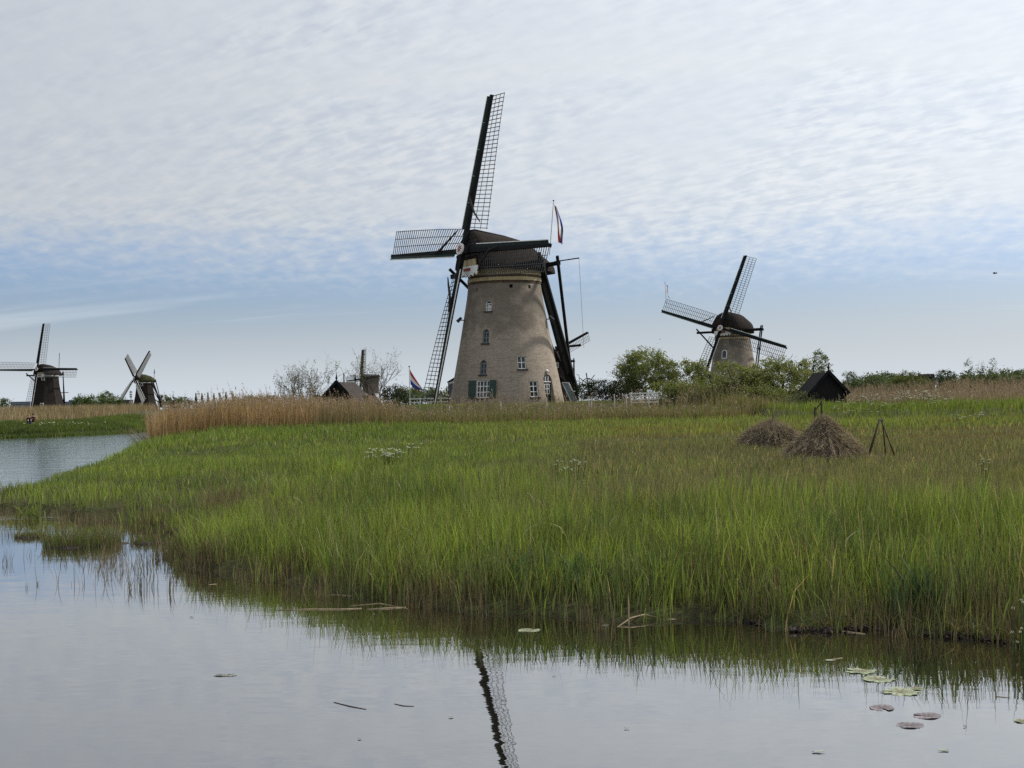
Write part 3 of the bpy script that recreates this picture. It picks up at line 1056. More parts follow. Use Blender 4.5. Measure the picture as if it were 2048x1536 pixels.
def brick_mill_right():
    Y0 = 260.0
    base = at(1468, 800, Y0)
    zb = up(1.45, 260)
    yaw = R(38.4)
    root = thing('windmill', 'smaller brown brick tower mill rising behind the apple trees on the right', 'windmill', (base.x, Y0, zb), -yaw)
    MB().lathe(TOWER_PROF, 40).build('tower', MT['brick'], root, True)
    for za, z2, off, mk in ((11.3, 11.93, 0.10, 'cream'), (11.05, 11.3, 0.06, 'brownband'), (10.75, 11.05, 0.10, 'cream')):
        MB().lathe([(3.0, za), (tower_r(za) + off, za), (tower_r(z2) + off, z2), (3.0, z2)], 40).build('cornice_band', MT[mk], root)
    st = [(-3.3, 2.5, 12.0, 15.3, 0.95), (-2.2, 3.1, 11.9, 15.7, 0.9), (0, 3.6, 11.85, 15.5, 0.85), (2.0, 3.4, 11.85, 14.6, 0.82), (3.4, 2.6, 11.8, 13.6, 0.82), (4.3, 1.6, 11.8, 12.9, 0.9)]
    c = loft(st, 14).build('cap', MT['thatch'], root, True)
    MB().tube([(0, -3.3, 15.32), (0, -2.2, 15.74), (0, 0, 15.55), (0, 2, 14.65)], 0.1, 5).build('ridge', MT['thatch'], c)
    baard(root, 11.75, -3.45)
    hubp = Vector((at(1440, 655, 257.5).x, 257.5, up(14.08, 257.5)))
    loc = Matrix.Rotation(yaw, 3, 'Z') @ (hubp - Vector((base.x, Y0, zb)))
    hub = Vector((0.0, min(loc.y, -3.9), loc.z))
    tilt, phi = R(10.8), R(17.4)
    poll_end(root, hub, tilt)
    for k in range(4):
        make_sail(root, hub, tilt, phi, k, nbars=30, single=False, roll=(k in (0, 3)))
    tail_gear(root, 12, 7.4, 12.2, 1.0, 6.9, -3.0, 4.4, 0.9, pole=(0.2, 0.3), bt=0.75)
    for px, py, w, h, arch in ((1455, 708, 0.75, 1.3, True), (1452, 745, 0.6, 1.0, True)):
        p = at(px, py, Y0 - 3.5)
        z = p.z - zb - h / 2
        r = tower_r(z + h / 2)
        s = (p.x - base.x) / r
        a = -math.pi / 2 + math.asin(max(-.9, min(.9, s))) + yaw - math.atan2(base.x, Y0)
        ca, sa = math.cos(a), math.sin(a)

        def fn(u, v, d):
            rr = r + 0.17 * (h / 2 - v) + d
            return Vector((ca * rr - sa * u, sa * rr + ca * u, z + v))
        wn = MB().prism(arch_poly(w + 0.3, h + 0.3), lambda u, v, d: fn(u, v - 0.15, d), -0.1, 0.03).build('window', MT['white'], root)
        MB().prism(arch_poly(w, h), fn, -0.05, 0.05).build('pane', MT['glass'], wn)
    return root


brick_mill_right()


def octagon_mill(label, px, Y0, zb, yaw, hub_px, hub_s, tilt, phi, thatch, hb=(5.2, 3.3, 10.2), cloth=False, dy=0.0, capm=None, zt=None, nbars=24):
    zb, zt = up(zb, Y0), up(zt, Y0)
    base = at(px, 812, Y0)
    root = thing('windmill', label, 'windmill', (base.x, Y0, zb), -yaw)
    r0, r1, H = hb
    prof = [(r0 * 1.06, -0.6), (r0, 0.0), (r0 * 0.86, H * 0.25), (r0 * 0.75, H * 0.5), (r0 * 0.67, H * 0.78), (r1, H)]
    b = MB().lathe(prof, 8).build('tower', MT['thatch_wall'], root)
    b.rotation_euler = (0, 0, R(22.5) + dy)
    MB().lathe([(r1 - 0.3, H - 0.25), (r1 + 0.25, H - 0.25), (r1 + 0.28, H + 0.15), (r1 - 0.3, H + 0.15)], 24).build('cornice_band', MT['dirty_white'], root)
    st = [(-3.3, 2.4, H + 0.2, H + 3.1, 0.95), (-2.2, 3.0, H + 0.15, H + 3.5, 0.88), (0, 3.5, H + 0.1, H + 3.2, 0.82), (2.0, 3.3, H + 0.1, H + 2.6, 0.8), (3.6, 2.4, H, H + 1.8, 0.82), (4.5, 1.3, H, H + 1.1, 0.9)]
    loft(st, 14).build('cap', capm or MT['thatch'], root, True)
    baard(root, H - 0.05, -3.4)
    hub = Vector((0, -hub_s, zt - zb if zt else H + 2.3))
    poll_end(root, hub, tilt)
    for k in range(4):
        make_sail(root, hub, tilt, phi, k, nbars=nbars, single=False, cloth=cloth, roll=False, lathm=MT['lath_light'], boardm=MT['tar'])
    tail_gear(root, H, 7.6, H + 0.2, 1.0, 6.6, -3.0, 3.6, 0.8, pole=(0.45, 0.55))
    for a, z in ((-math.pi / 2 + yaw * 0.9, 0.9), (-math.pi / 2 + yaw * 0.9, H * 0.86)):
        k = r0 * 0.93 if z < 2 else r1 * 1.03
        d = Vector((math.cos(a), math.sin(a), 0))
        s = Vector((-d.y, d.x, 0))
        p = d * k * 0.95 + Vector((0, 0, z))
        wv = MB().add([p - s * 0.5, p + s * 0.5, p + s * 0.5 + Vector((0, 0, 1.3)), p - s * 0.5 + Vector((0, 0, 1.3))] + [q + d * 0.25 for q in (p - s * 0.5, p + s * 0.5, p + s * 0.5 + Vector((0, 0, 1.3)), p - s * 0.5 + Vector((0, 0, 1.3)))],
                      [(0, 1, 2, 3), (7, 6, 5, 4), (0, 4, 5, 1), (1, 5, 6, 2), (2, 6, 7, 3), (3, 7, 4, 0)]).build('window', MT['dirty_white'], root)
        q = p + d * 0.26 + Vector((0, 0, 0.15))
        MB().add([q - s * 0.3, q + s * 0.3, q + s * 0.3 + Vector((0, 0, 0.9)), q - s * 0.3 + Vector((0, 0, 0.9))], [(0, 1, 2, 3)]).build('pane', MT['glass'], wv)
    return root


octagon_mill('dark thatched octagonal mill at the far left with upright bare sails', 95.5, 420, 1.6, R(20), None, 4.3, R(12.5), R(1.6), None, zt=13.6)
octagon_mill('distant thatched mill with white cloths spread on its crossed sails', 290, 565, 1.4, R(46), None, 4.3, R(11.4), R(39.3), None, cloth=True, capm=MT['thatch_green'], zt=13.2, dy=0.2, nbars=18)
octagon_mill('far mill half hidden behind the big brick mill, one sail out to the right', 1116, 385, 1.4, R(38), None, 4.3, R(11), R(-24), None, zt=13.6, dy=0.1)


def post_mill():
    Y0 = 330
    base = at(742, 806, Y0)
    root = thing('post_mill', 'small far post mill with boxy body behind the black shed, one sail upright', 'windmill', (base.x, Y0, up(1.4, Y0)), R(-50))
    MB().lathe([(3.0, 0), (0.9, 2.8)], 4).build('base_pyramid', MT['thatch_wall'], root)
    MB().box((0, 0, 4.2), (2.3, 3.0, 3.2)).build('body', MT['concrete2'], root)
    MB().prism([(-1.35, 5.75), (1.35, 5.75), (1.1, 6.4), (0, 7.1), (-1.1, 6.4)], lambda u, v, d: (u, d, v), -1.7, 1.7).build('roof', MT['thatch'], root)
    hub = Vector((0, -2.3, 6.1))
    MB().beam(hub + Vector((0, 2, 0)), hub - Vector((0, 0.3, 0)), 0.4).build('windshaft', MT['iron'], root)
    for k in range(4):
        make_sail(root, hub, R(8), R(-3), k, Rs=6.8, nbars=16, single=False, roll=False, lathm=MT['lath_light'], boardm=MT['dirty_white'] if k == 3 else MT['lath'])
    MB().beam((0, 1.6, 3.2), (0, 6.5, 0.3), 0.3).build('tail_pole', MT['dirty_white'], root)


post_mill()


# ---------------------------------------------------------------- sheds, lean-to, fences, flags
def shed(name, label, apex_px, Y0, rz, W, D, ridge, eave, roofm, wind=False):
    p = at(*apex_px, Y0)
    g = hz(p.x, Y0)
    rt = thing(name, label, 'shed', (p.x, Y0, g), rz)
    r = p.z - g
    e = r - ridge
    MB().prism([(-W / 2 + 0.25, 0), (W / 2 - 0.25, 0), (W / 2 - 0.25, e + 0.05), (0, r - 0.16), (-W / 2 + 0.25, e + 0.05)], lambda u, v, d: (u, d, v), 0.15, D - 0.15).build('wall', MT['roofblack'], rt)
    for sg in (-1, 1):
        MB().add([(0, 0, r), (sg * W / 2, 0, e - 0.18), (sg * W / 2, D, e - 0.18), (0, D, r), (0, 0, r - 0.12), (sg * W / 2, 0, e - 0.30), (sg * W / 2, D, e - 0.30), (0, D, r - 0.12)],
                 [(0, 1, 2, 3), (7, 6, 5, 4), (0, 4, 5, 1), (1, 5, 6, 2), (2, 6, 7, 3), (3, 7, 4, 0)]).build('roof', roofm, rt)
        for i in range(4):
            y = 0.25 + (D - 0.5) * i / 3
            MB().box((sg * (W / 2 - 0.14), y, (e - 0.3) / 2), (0.12, 0.12, e - 0.3)).build('post', MT['tar'], rt)
        MB().beam((0, -0.04, r + 0.05), (sg * (W / 2 + 0.05), -0.04, e - 0.18), 0.06, 0.22).build('bargeboard', MT['tar'], rt)
    for y in (0.0, D):
        f = MB().lathe([(0.05, r - 0.1), (0.05, r + 0.2), (0.10, r + 0.3), (0.05, r + 0.42), (0.012, r + 0.75)], 8)
        f.v = [(a, b + y, c) for a, b, c in f.v]
        f.build('finial', MT['tar'], rt)
    return rt, g


shed('black_shed', 'black boarded shed with two roof finials right of the apple trees', (1657, 744), 104, R(14), 3.15, 2.5, 1.42, 0, MT['roofblack'])
sh, g = shed('black_shed', 'low black shed with pitched tiled roof behind the dry reeds on the left', (673, 764), 108, R(-20), 3.3, 3.2, 1.45, 0, MT['rooftile'])
MB().box((1.35, 2.4, 1.2), (0.55, 0.55, 1.9)).build('chimney', MT['chimney'], sh)
p = at(688, 768, 112)
wv = thing('wind_wheel', 'thin metal wind wheel on a pole above the left shed roof', 'wind wheel', (p.x, 112, hz(p.x, 112)))
top = at(688, 747, 112).z - hz(p.x, 112)
MB().tube([(0, 0, 0), (0, 0, top)], 0.05, 6).build('pole', MT['tar'], wv)
for i in range(4):
    a = R(25 + 90 * i)
    MB().beam((0, -0.06, top), (0.55 * math.cos(a), -0.06, top + 0.55 * math.sin(a)), 0.05, 0.02).build('blade', MT['lath'], wv)
# white-trimmed roof that pokes out beside the shed
p = at(726, 788, 114)
g0 = hz(p.x, 114)
wr = thing('garden_shed', 'low grey garden shed with a white roof edge right of the black shed', 'shed', (p.x, 114, g0), R(-8))
z1, z2 = at(726, 786, 114).z - g0, at(750, 807, 114).z - g0
MB().prism([(-1.1, 0), (1.0, 0), (1.0, z2), (0, z1), (-1.1, z2)], lambda u, v, d: (u, d, v), 0.1, 2.4).build('wall', MT['rooftile'], wr)
MB().beam((0, 0.05, z1 + 0.06), (1.08, 0.05, z2 + 0.02), 0.06, 0.14).build('bargeboard', MT['white'], wr)
MB().beam((0, 0.05, z1 + 0.06), (-1.18, 0.05, z2 + 0.02), 0.06, 0.14).build('bargeboard', MT['lath'], wr)
# pale awning behind the reeds
p = at(632, 806, 116)
g0 = hz(p.x, 116)
aw = thing('awning', 'small white curved awning left of the black shed', 'awning', (p.x, 116, g0), R(10))
za = at(632, 784, 116).z - g0
V = []
for j, y in enumerate((0, 1.4)):
    for i in range(9):
        a = math.pi * i / 8
        V.append((0.42 * math.cos(a), y, za - 0.5 + 0.5 * math.sin(a)))
MB().add(V, [(i, i + 1, i + 10, i + 9) for i in range(8)]).build('hood', MT['white'], aw, True)
MB().box((0.05, 0.75, (za - 0.25) / 2), (0.62, 1.2, za - 0.25)).build('body', MT['roofblack'], aw)


def lean_to():
    Y = 127.5
    a, b = at(897, 762, Y), at(920, 748, Y)
    g = hz(a.x, Y)
    o = thing('conservatory', 'small dark framed glass lean-to against the left side of the brick mill', 'lean-to', (a.x, Y, g), 0)
    w = b.x - a.x
    h1, h2 = a.z - g, b.z - g
    MB().add([(-0.12, -0.1, h1 - 0.06), (w, -0.1, h2), (w, 3, h2), (-0.12, 3, h1 - 0.06), (-0.12, -0.1, h1 - 0.16), (w, -0.1, h2 - 0.1), (w, 3, h2 - 0.1), (-0.12, 3, h1 - 0.16)],
             [(0, 1, 2, 3), (7, 6, 5, 4), (0, 4, 5, 1), (1, 5, 6, 2), (2, 6, 7, 3), (3, 7, 4, 0)]).build('roof', MT['tar'], o)
    for x in (0.0, 0.42, 0.84):
        MB().box((x, 0, (h1 - 0.2) / 2), (0.09, 0.09, h1 - 0.2)).build('post', MT['tar'], o)
    for x in (0.21, 0.63):
        MB().box((x, 0.02, h1 * 0.62), (0.32, 0.03, h1 * 0.62)).build('pane', MT['glass'], o)
        MB().box((x, 0.02, h1 * 0.14), (0.33, 0.05, h1 * 0.28)).build('panel', MT['white'], o)
    MB().beam((0.05, 0, h1 - 0.25), (w, 0, h2 - 0.35), 0.06, 0.16).build('gable_rail', MT['white'], o)
    MB().box((-0.0, 1.5, h1 * 0.5), (0.05, 2.8, h1 * 0.9)).build('side_wall', MT['glass'], o)


lean_to()


def rail_fence(name, label, px0, px1, py_top, py_bot, Y, nposts, nrails, dY=0.0):
    a, b = at(px0, py_bot, Y), at(px1, py_bot, Y)
    g = min(hz(a.x, Y), hz(b.x, Y))
    h = at(px0, py_top, Y).z - g
    hb = max(0.12, at(px0, py_bot, Y).z - g)
    o = thing(name, label, 'fence' if 'gate' not in name else 'gate', (a.x, Y, g))
    w = b.x - a.x
    for i in range(nposts):
        x = w * i / (nposts - 1)
        MB().box((x, dY * i / (nposts - 1), h / 2 - 0.1), (0.10, 0.10, h + 0.3)).build('post', MT['white'], o)
    for i in range(nrails):
        z = hb + (h - hb) * i / (nrails - 1) - 0.05
        MB().beam((-0.1, -0.07, z), (w + 0.1, dY - 0.07, z + 0.02), 0.04, 0.11).build('rail', MT['white'], o)


rail_fence('rail_fence', 'white three-rail fence at the foot of the lower left sail', 820, 903, 797, 811, 133, 5, 3)
rail_fence('garden_gate', 'white boarded field gate in front of the leftmost apple tree', 1263, 1315, 786, 804, 112, 4, 4)

ys = [(899, 811, 824), (1002, 802, 823), (1094, 795, 819), (1178, 792, 808), (1183, 796, 808), (1229, 788, 808), (1253, 788, 808), (1298, 793, 812)]
lab = ['short white stake below the glass lean-to', 'white stake in the grass under the shuttered window', 'tall white stake in front of the arched door', 'white stake right of the tail pole foot, left of a pair',
       'white stake right of the tail pole foot, right of a pair', 'white stake before the dark hedge, left of two', 'white stake before the dark hedge, right of two', 'white stake standing in front of the white gate']
for (px, y0, y1), lb in zip(ys, lab):
    Y = 107
    p = at(px, y1, Y)
    g = hz(p.x, Y)
    o = MB().tube([(0, 0, min(-0.2, p.z - g)), (0, 0, at(px, y0, Y).z - g)], 0.045, 6).build('stake', MT['stake'])
    o.location = (p.x, Y, g)
    tag(o, lb, 'stake', 'white stakes along the mill yard')

# slim lamp post and leaning cold frame right of the tower
p = at(1161, 800, 121)
g = hz(p.x, 121)
o = thing('lamp_post', 'thin pale post with a small head beside the tail pole', 'post', (p.x, 121, g))
MB().tube([(0.15, 0, 0), (-0.1, 0, 2.4)], 0.035, 6).build('pole', MT['dirty_white'], o)
MB().tube([(-0.1, 0, 2.4), (-0.32, 0, 2.42)], 0.03, 6).build('arm', MT['dirty_white'], o)
p = at(1138, 806, 122)
g = hz(p.x, 122)
o = thing('cold_frame', 'pale glazed frame leaning at the right foot of the brick mill', 'frame', (p.x, 122, g), R(-10))
F0 = [(-0.55, 0, 1.75), (0.0, 0, 1.7), (0.75, 0, 0.0), (0.25, 0, 0.0)]
for a, b in ((0, 1), (1, 2), (2, 3), (3, 0)):
    MB().beam(F0[a], F0[b], 0.10, 0.09).build('frame_bar', MT['dirty_white'], o)
MB().add([(x, 0.03, z) for x, y, z in F0] + [(x, 0.05, z) for x, y, z in F0], [(0, 1, 2, 3), (7, 6, 5, 4), (0, 4, 5, 1), (1, 5, 6, 2), (2, 6, 7, 3), (3, 7, 4, 0)]).build('pane', MT['greypaint'], o)


def flag(name, label, foot, head, fn, nu=18, nv=9, pole_r=0.04, extra=None, cloth='flag_cloth'):
    foot, head = Vector(foot), Vector(head)
    o = thing(name, label, 'flag', foot)
    MB().tube([(0, 0, 0), head - foot], [pole_r, pole_r * 0.7], 6).build('pole', MT['dirty_white'] if pole_r > 0.03 else MT['lath'], o)
    b = MB().box(head - foot + Vector((0, 0, 0.04)), (pole_r * 3.2, pole_r * 3.2, 0.08)).build('truck', MT['tar'], o)
    V = [fn(i / nu, j / nv) - foot for i in range(nu + 1) for j in range(nv + 1)]
    m = MB()
    m.v = [tuple(v) for v in V]
    for i in range(nu):
        for j in range(nv):
            q = i * (nv + 1) + j
            m.f.append((q, q + 1, q + nv + 2, q + nv + 1))
            m.m.append(j * 3 // nv)
    c = m.build(cloth, [MT['fred'], MT['fwhite'], MT['fblue']], o, True)
    if extra:
        extra(o, foot)
    return o


# flag by the fence: streams to the lower right
Yf = 116
hp = [at(819.5, 738, Yf), at(821, 769, Yf)]


def f_left(u, v):
    top = at(819.5 + 33 * u, 738 + 50 * u ** 0.9, Yf)
    bot = at(821 + 35 * u, 769 + 22 * u ** 1.15 + 3 * math.sin(u * 6), Yf)
    p = top.lerp(bot, v)
    p.y += 0.16 * math.sin(u * 9 + v * 1.5) * u
    return p


def pennant(o, foot):
    a, b = at(832, 773, Yf) - foot, at(837, 780, Yf) - foot
    MB().add([a, a + Vector((0.3, 0.05, -0.05)), b + Vector((0.1, 0.1, -0.1)), b + Vector((-0.2, 0, 0))], [(0, 1, 2, 3)]).build('pennant', MT['forange'], o)


ft = at(820, 812, Yf)
flag('flag', 'red white and blue flag streaming from a white pole left of the mill', (ft.x, Yf, hz(ft.x, Yf)), at(818.5, 734, Yf), f_left, extra=pennant)

# flag on the cap: hangs limp
Yt = 128.5


def f_cap(u, v):
    x = 1107.5 + 12 * u ** 0.9 + 11 * v * (0.45 + 0.55 * math.sin(math.pi * min(1, u * 0.8 + 0.15))) + 3 * math.sin(v * 6 + u * 5) * u
    y = 406 + 13 * v * (1 - u) + 80 * u + 4 * v * u
    p = at(x, y, Yt)
    p.y += 0.35 * math.sin(v * 7 + u * 4)
    return p


flag('flag', 'limp red white and blue flag on a thin pole at the brick mill cap', at(1099, 510, Yt), at(1107, 402, Yt), f_cap, pole_r=0.045)
Yr = 256


def f_right(u, v):
    x = 1330.5 + 9 * u + 3.0 * math.sin(v * 3 + u * 5) * (1 - 0.3 * u) + 4 * v * (1 - u)
    y = 568 + 28 * u + 6 * v
    p = at(x, y, Yr)
    p.y += 0.4 * math.sin(v * 5 + u * 3)
    return p


flag('flag', 'small flag flying above the left sail tip of the mill behind the apple trees', at(1333, 612, Yr), at(1330, 566, Yr), f_right, pole_r=0.05, nu=10, nv=6)
for px, y0, y1, Y, lb in ((118, 735, 706, 424, 'thin bare mast behind the cap of the far left mill'), (308, 758, 738, 568, 'furled dark flag on a pole behind the cap of the white-sailed mill')):
    a, b = at(px, y0, Y), at(px + 0.8, y1, Y)
    o = thing('mast', lb, 'mast', a)
    MB().tube([(0, 0, 0), b - a], 0.09, 5).build('pole', MT['lath'], o)
    if px > 200:
        MB().tube([(b - a) * 0.55, (b - a) * 0.95], [0.28, 0.1], 5).build('furled_flag', MT['fblue'], o)


# ---------------------------------------------------------------- far buildings, bridge, masts
def block(label, px0, px1, py_top, Y, rows, cols, m, depth=14):
    a, b = at(px0, py_top, Y), at(px1, py_top, Y)
    w, h = b.x - a.x, a.z
    o = thing('apartment_block', label, 'building', (a.x, Y, 0))
    MB().box((w / 2, depth / 2, h / 2), (w, depth, h)).build('wall', m, o)
    MB().box((w / 2, depth / 2, h + 0.2), (w + 0.4, depth + 0.4, 0.4)).build('roof', MT['darkroof'], o)
    for r in range(rows):
        for c in range(cols):
            x = w * (c + 0.5) / cols
            z = h - (r + 0.7) * h / (rows + 0.5)
            f = MB().box((x, -0.05, z), (w / cols * 0.72, 0.12, h / rows * 0.42)).build('window', MT['steel'], o)
            MB().box((x, -0.13, z), (w / cols * 0.6, 0.05, h / rows * 0.32)).build('pane', MT['glass'], f)
    return o


block('long low grey block far behind the left mill, seen left of its tower', 21, 60, 804.5, 1500, 3, 8, MT['concrete'])
o = block('stepped grey block far behind the left mill, seen right of its tower', 126, 151, 804, 1500, 3, 5, MT['concrete'])
a, b = at(136, 800, 1500), at(151, 800, 1500)
MB().box(((b.x + a.x) / 2 - o.location.x, 7, a.z - 1.5), (b.x - a.x, 10, 3)).build('upper_storey', MT['concrete'], o)
block('grey house far away beside the white-sailed mill', 243, 258, 801, 900, 1, 3, MT['concrete2'], 10)

a = at(262, 800, 900)
mast = thing('radio_mast', 'thin radio mast left of the white-sailed mill', 'mast', (a.x, 900, 0))
top = at(262, 781, 900).z
MB().tube([(0, 0, 0), (0, 0, top)], 0.28, 5).build('pole', MT['steel'], mast)
for z in (top - 1, top - 2.6, top - 4):
    MB().box((0, 0, z), (1.5, 1.5, 0.8)).build('antenna', MT['steel'], mast)


def flat_building():
    Y = 620
    a, b = at(1789, 757, Y), at(1885, 750, Y)
    o = thing('flat_roofed_building', 'long building with a dark flat roof far away among the trees on the right', 'building', (a.x, Y, 1.2))
    w = b.x - a.x
    zr = at(1800, 753.5, Y).z - 1.2
    MB().box((w * 0.42, 6, zr), (w * 0.84, 12, 0.7)).build('roof', MT['darkroof'], o)
    for i in range(9):
        MB().box((w * 0.05 + w * 0.76 * i / 8, 1.0, zr / 2 - 0.2), (0.35, 0.35, zr - 0.3)).build('column', MT['darkroof'], o)
    MB().box((w * 0.50, 7, zr / 2 - 0.2), (w * 0.46, 8, zr - 0.5)).build('wall', MT['concrete2'], o)
    x0, x1 = at(1851, 748, Y).x - a.x, at(1871, 748, Y).x - a.x
    zt = at(1860, 747.5, Y).z - 1.2
    t = MB().box(((x0 + x1) / 2, 6, zt / 2), (x1 - x0, 9, zt)).build('tower_block', MT['concrete2'], o)
    for px in (1810, 1826, 1843):
        x = at(px, 752, Y).x - a.x
        v = MB().box((x, 4, zr + 0.9), (0.7, 0.7, 1.3)).build('roof_vent', MT['darkroof'], o)


flat_building()


def arch_bridge():
    Y = 1300
    a, b = at(1688, 765, Y), at(1768, 764, Y)
    base = at(1728, 766, Y)
    o = thing('arch_bridge', 'pale steel arch bridge on the horizon right of the black shed', 'bridge', (a.x, Y, 0))
    w = b.x - a.x
    zd = at(1728, 768, Y).z
    ht = at(1728, 753.5, Y).z - zd
    MB().box((w / 2, 4, zd), (w * 1.5, 8, 0.9)).build('deck', MT['steel'], o)
    f = lambda t, k: (w * t, 0, zd + ht * k * 4 * t * (1 - t))
    n = 14
    for y in (0, 8):
        pr, pq = [], []
        for i in range(n + 1):
            p = f(i / n, 1.0)
            q = f(i / n, 0.78)
            pr.append((p[0], y, p[2]))
            pq.append((q[0], y, q[2]))
        MB().tube(pr, 0.36, 5).build('arch_chord', MT['steel'], o)
        MB().tube(pq, 0.26, 5).build('arch_chord', MT['steel'], o)
        for i in range(1, n):
            MB().beam(pq[i], (pq[i][0], y, zd), 0.22).build('hanger', MT['steel'], o)
            MB().beam(pr[i], pq[i - 1 if i > n / 2 else i + 1], 0.22).build('diagonal', MT['steel'], o)
    for x in (-0.05 * w, 1.05 * w):
        MB().box((x, 4, zd / 2), (3, 9, zd - 0.5)).build('pier', MT['concrete'], o)


arch_bridge()


# ---------------------------------------------------------------- leaves, trees
def quads(P, size, rng, flat=0.0):
    """leaf-sized faces at P with random facing: returns verts, loops, sizes"""
    n = len(P)
    d = rng.normal(size=(n, 3))
    d[:, 2] *= (1 - flat)
    d /= np.linalg.norm(d, axis=1)[:, None] + 1e-9
    e = np.cross(d, rng.normal(size=(n, 3)))
    e /= np.linalg.norm(e, axis=1)[:, None] + 1e-9
    s = np.broadcast_to(np.asarray(size, dtype=float), (n,))[:, None] * rng.uniform(0.65, 1.35, (n, 1))
    V = np.stack([P - d * s * 0.6, P + e * s * 0.32, P + d * s * 0.6, P - e * s * 0.32], 1).reshape(-1, 3)
    return V, np.arange(4 * n), np.full(n, 4)


def clump_points(blobs, n, rng, nclump=60, spread=0.18, shell=0.75):
    """leaf positions gathered in twig-sized clumps through the volume of the blobs (x, y, z, rx, ry, rz)"""
    b = np.array(blobs, dtype=float)
    vol = b[:, 3] * b[:, 4] * b[:, 5]
    bi = rng.choice(len(b), nclump, p=vol / vol.sum())
    d = rng.normal(size=(nclump, 3))
    d /= np.linalg.norm(d, axis=1)[:, None]
    rad = rng.uniform(0, 1, nclump) ** (1 / 3)
    rad = shell * 0.5 + (1 - shell * 0.5) * rad
    cc = b[bi, :3] + d * b[bi, 3:] * rad[:, None]
    ci = rng.integers(0, nclump, n)
    sz = rng.uniform(0.5, 1.4, nclump)[ci]
    scl = (b[bi, 3:].mean(axis=1) * spread)[ci] * sz
    P = cc[ci] + rng.normal(size=(n, 3)) * scl[:, None] * np.array([1, 1, 0.8])
    return P, ci


def foliage(name, parent, blobs, n, size, cols, rng, nclump=60, spread=0.18, shell=0.75, m=None):
    P, ci = clump_points(blobs, n, rng, nclump, spread, shell)
    P[:, 2] = np.maximum(P[:, 2], 0.05)
    V, lo, sz = quads(P, size, rng)
    cols = np.array(cols)
    cc = cols[rng.integers(0, len(cols), nclump)][ci] * rng.uniform(0.8, 1.25, (n, 1))
    o = np_mesh(name, V, lo, sz, m or MT['leaf'], np.repeat(cc, 4, axis=0), parent)
    return o


def limbs(mb, p, d, length, r, depth, rng, gnarl=0.35, up=0.15, kids=(2, 4)):
    """a branching, tapering limb"""
    pts, rr = [Vector(p)], [r]
    dd = Vector(d).normalized()
    seg = 4
    for i in range(seg):
        dd = (dd + Vector(rng.normal(size=3)) * gnarl * 0.5 + Vector((0, 0, up * 0.4))).normalized()
        pts.append(pts[-1] + dd * length / seg)
        rr.append(r * (1 - 0.5 * (i + 1) / seg))
    mb.tube(pts, rr, 5 if r > 0.03 else 4)
    if depth > 0:
        for i in range(rng.integers(*kids) if kids[0] < kids[1] else kids[0]):
            k = rng.integers(2, seg + 1)
            nd = (dd + Vector(rng.normal(size=3)) * 0.75 + Vector((0, 0, up))).normalized()
            limbs(mb, pts[k], nd, length * rng.uniform(0.55, 0.8), rr[k] * 0.72, depth - 1, rng, gnarl, up, kids)


GREENS = [(0.060, 0.085, 0.020), (0.085, 0.110, 0.028), (0.050, 0.072, 0.022), (0.110, 0.125, 0.045)]
APPLE = [(0.150, 0.170, 0.055), (0.105, 0.130, 0.036), (0.185, 0.195, 0.090), (0.080, 0.105, 0.030), (0.130, 0.155, 0.044)]
FAR = [(0.065, 0.088, 0.040), (0.085, 0.108, 0.048), (0.052, 0.072, 0.038)]
DARK = [(0.020, 0.032, 0.014), (0.028, 0.040, 0.016), (0.015, 0.025, 0.012)]


def tree(name, label, px, Y, w, h, blobs, n, size, cols, seed, cat='tree', group=None, trunk=True, nclump=60, spread=0.18, shell=0.75, bark='bark', trunk_h=0.3, gnarl=0.4, depth=2, z=None, tr=0.11):
    rng = np.random.default_rng(seed)
    x = at(px, 800, Y).x
    g = hz(x, Y) if z is None else z
    h = h + max(0, 0.00246 * (Y - 125))
    o = thing(name, label, cat, (x, Y, g), 0, group)
    bl = [(a * w, b * w, c * h, d * w, e * w, f * h) for a, b, c, d, e, f in blobs]
    if trunk:
        mb = MB()
        th = trunk_h * h
        p = Vector((0, 0, -0.1))
        pts = [p, Vector((rng.normal() * 0.06, 0, th * 0.5)), Vector((rng.normal() * 0.1, 0, th))]
        mb.tube(pts, [tr * 1.25, tr, tr * 0.85], 7)
        for i in range(5):
            a = 2 * math.pi * (i + rng.random()) / 5
            limbs(mb, pts[-1] - Vector((0, 0, rng.random() * th * 0.3)), (math.cos(a), math.sin(a), 0.55), w * rng.uniform(0.26, 0.42), tr * 0.6, depth, rng, gnarl)
        mb.build('trunk', MT[bark], o, True)
    foliage('crown', o, bl, n, size, cols, rng, nclump, spread, shell)
    return o


ROUND = [(0, 0, 0.58, 0.40, 0.40, 0.36), (-0.22, 0, 0.48, 0.26, 0.26, 0.28), (0.24, 0.05, 0.5, 0.25, 0.25, 0.28), (0.02, -0.1, 0.74, 0.26, 0.26, 0.22)]
WIDE = [(0, 0, 0.45, 0.38, 0.34, 0.36), (-0.30, 0, 0.38, 0.24, 0.24, 0.30), (0.30, 0.05, 0.38, 0.24, 0.24, 0.30), (-0.08, 0.0, 0.72, 0.26, 0.24, 0.22), (0.16, 0, 0.66, 0.22, 0.2, 0.24)]
TALL = [(0, 0, 0.55, 0.34, 0.34, 0.42), (0.08, 0, 0.78, 0.22, 0.22, 0.20), (-0.1, 0, 0.36, 0.32, 0.32, 0.26)]
grp = 'apple trees in the mill garden'
tree('apple_tree', 'leftmost apple tree, tall and dark green, behind the white gate', 1290, 117, 5.6, 4.5, ROUND, 13000, 0.125, APPLE, 1, group=grp, nclump=190, spread=0.15)
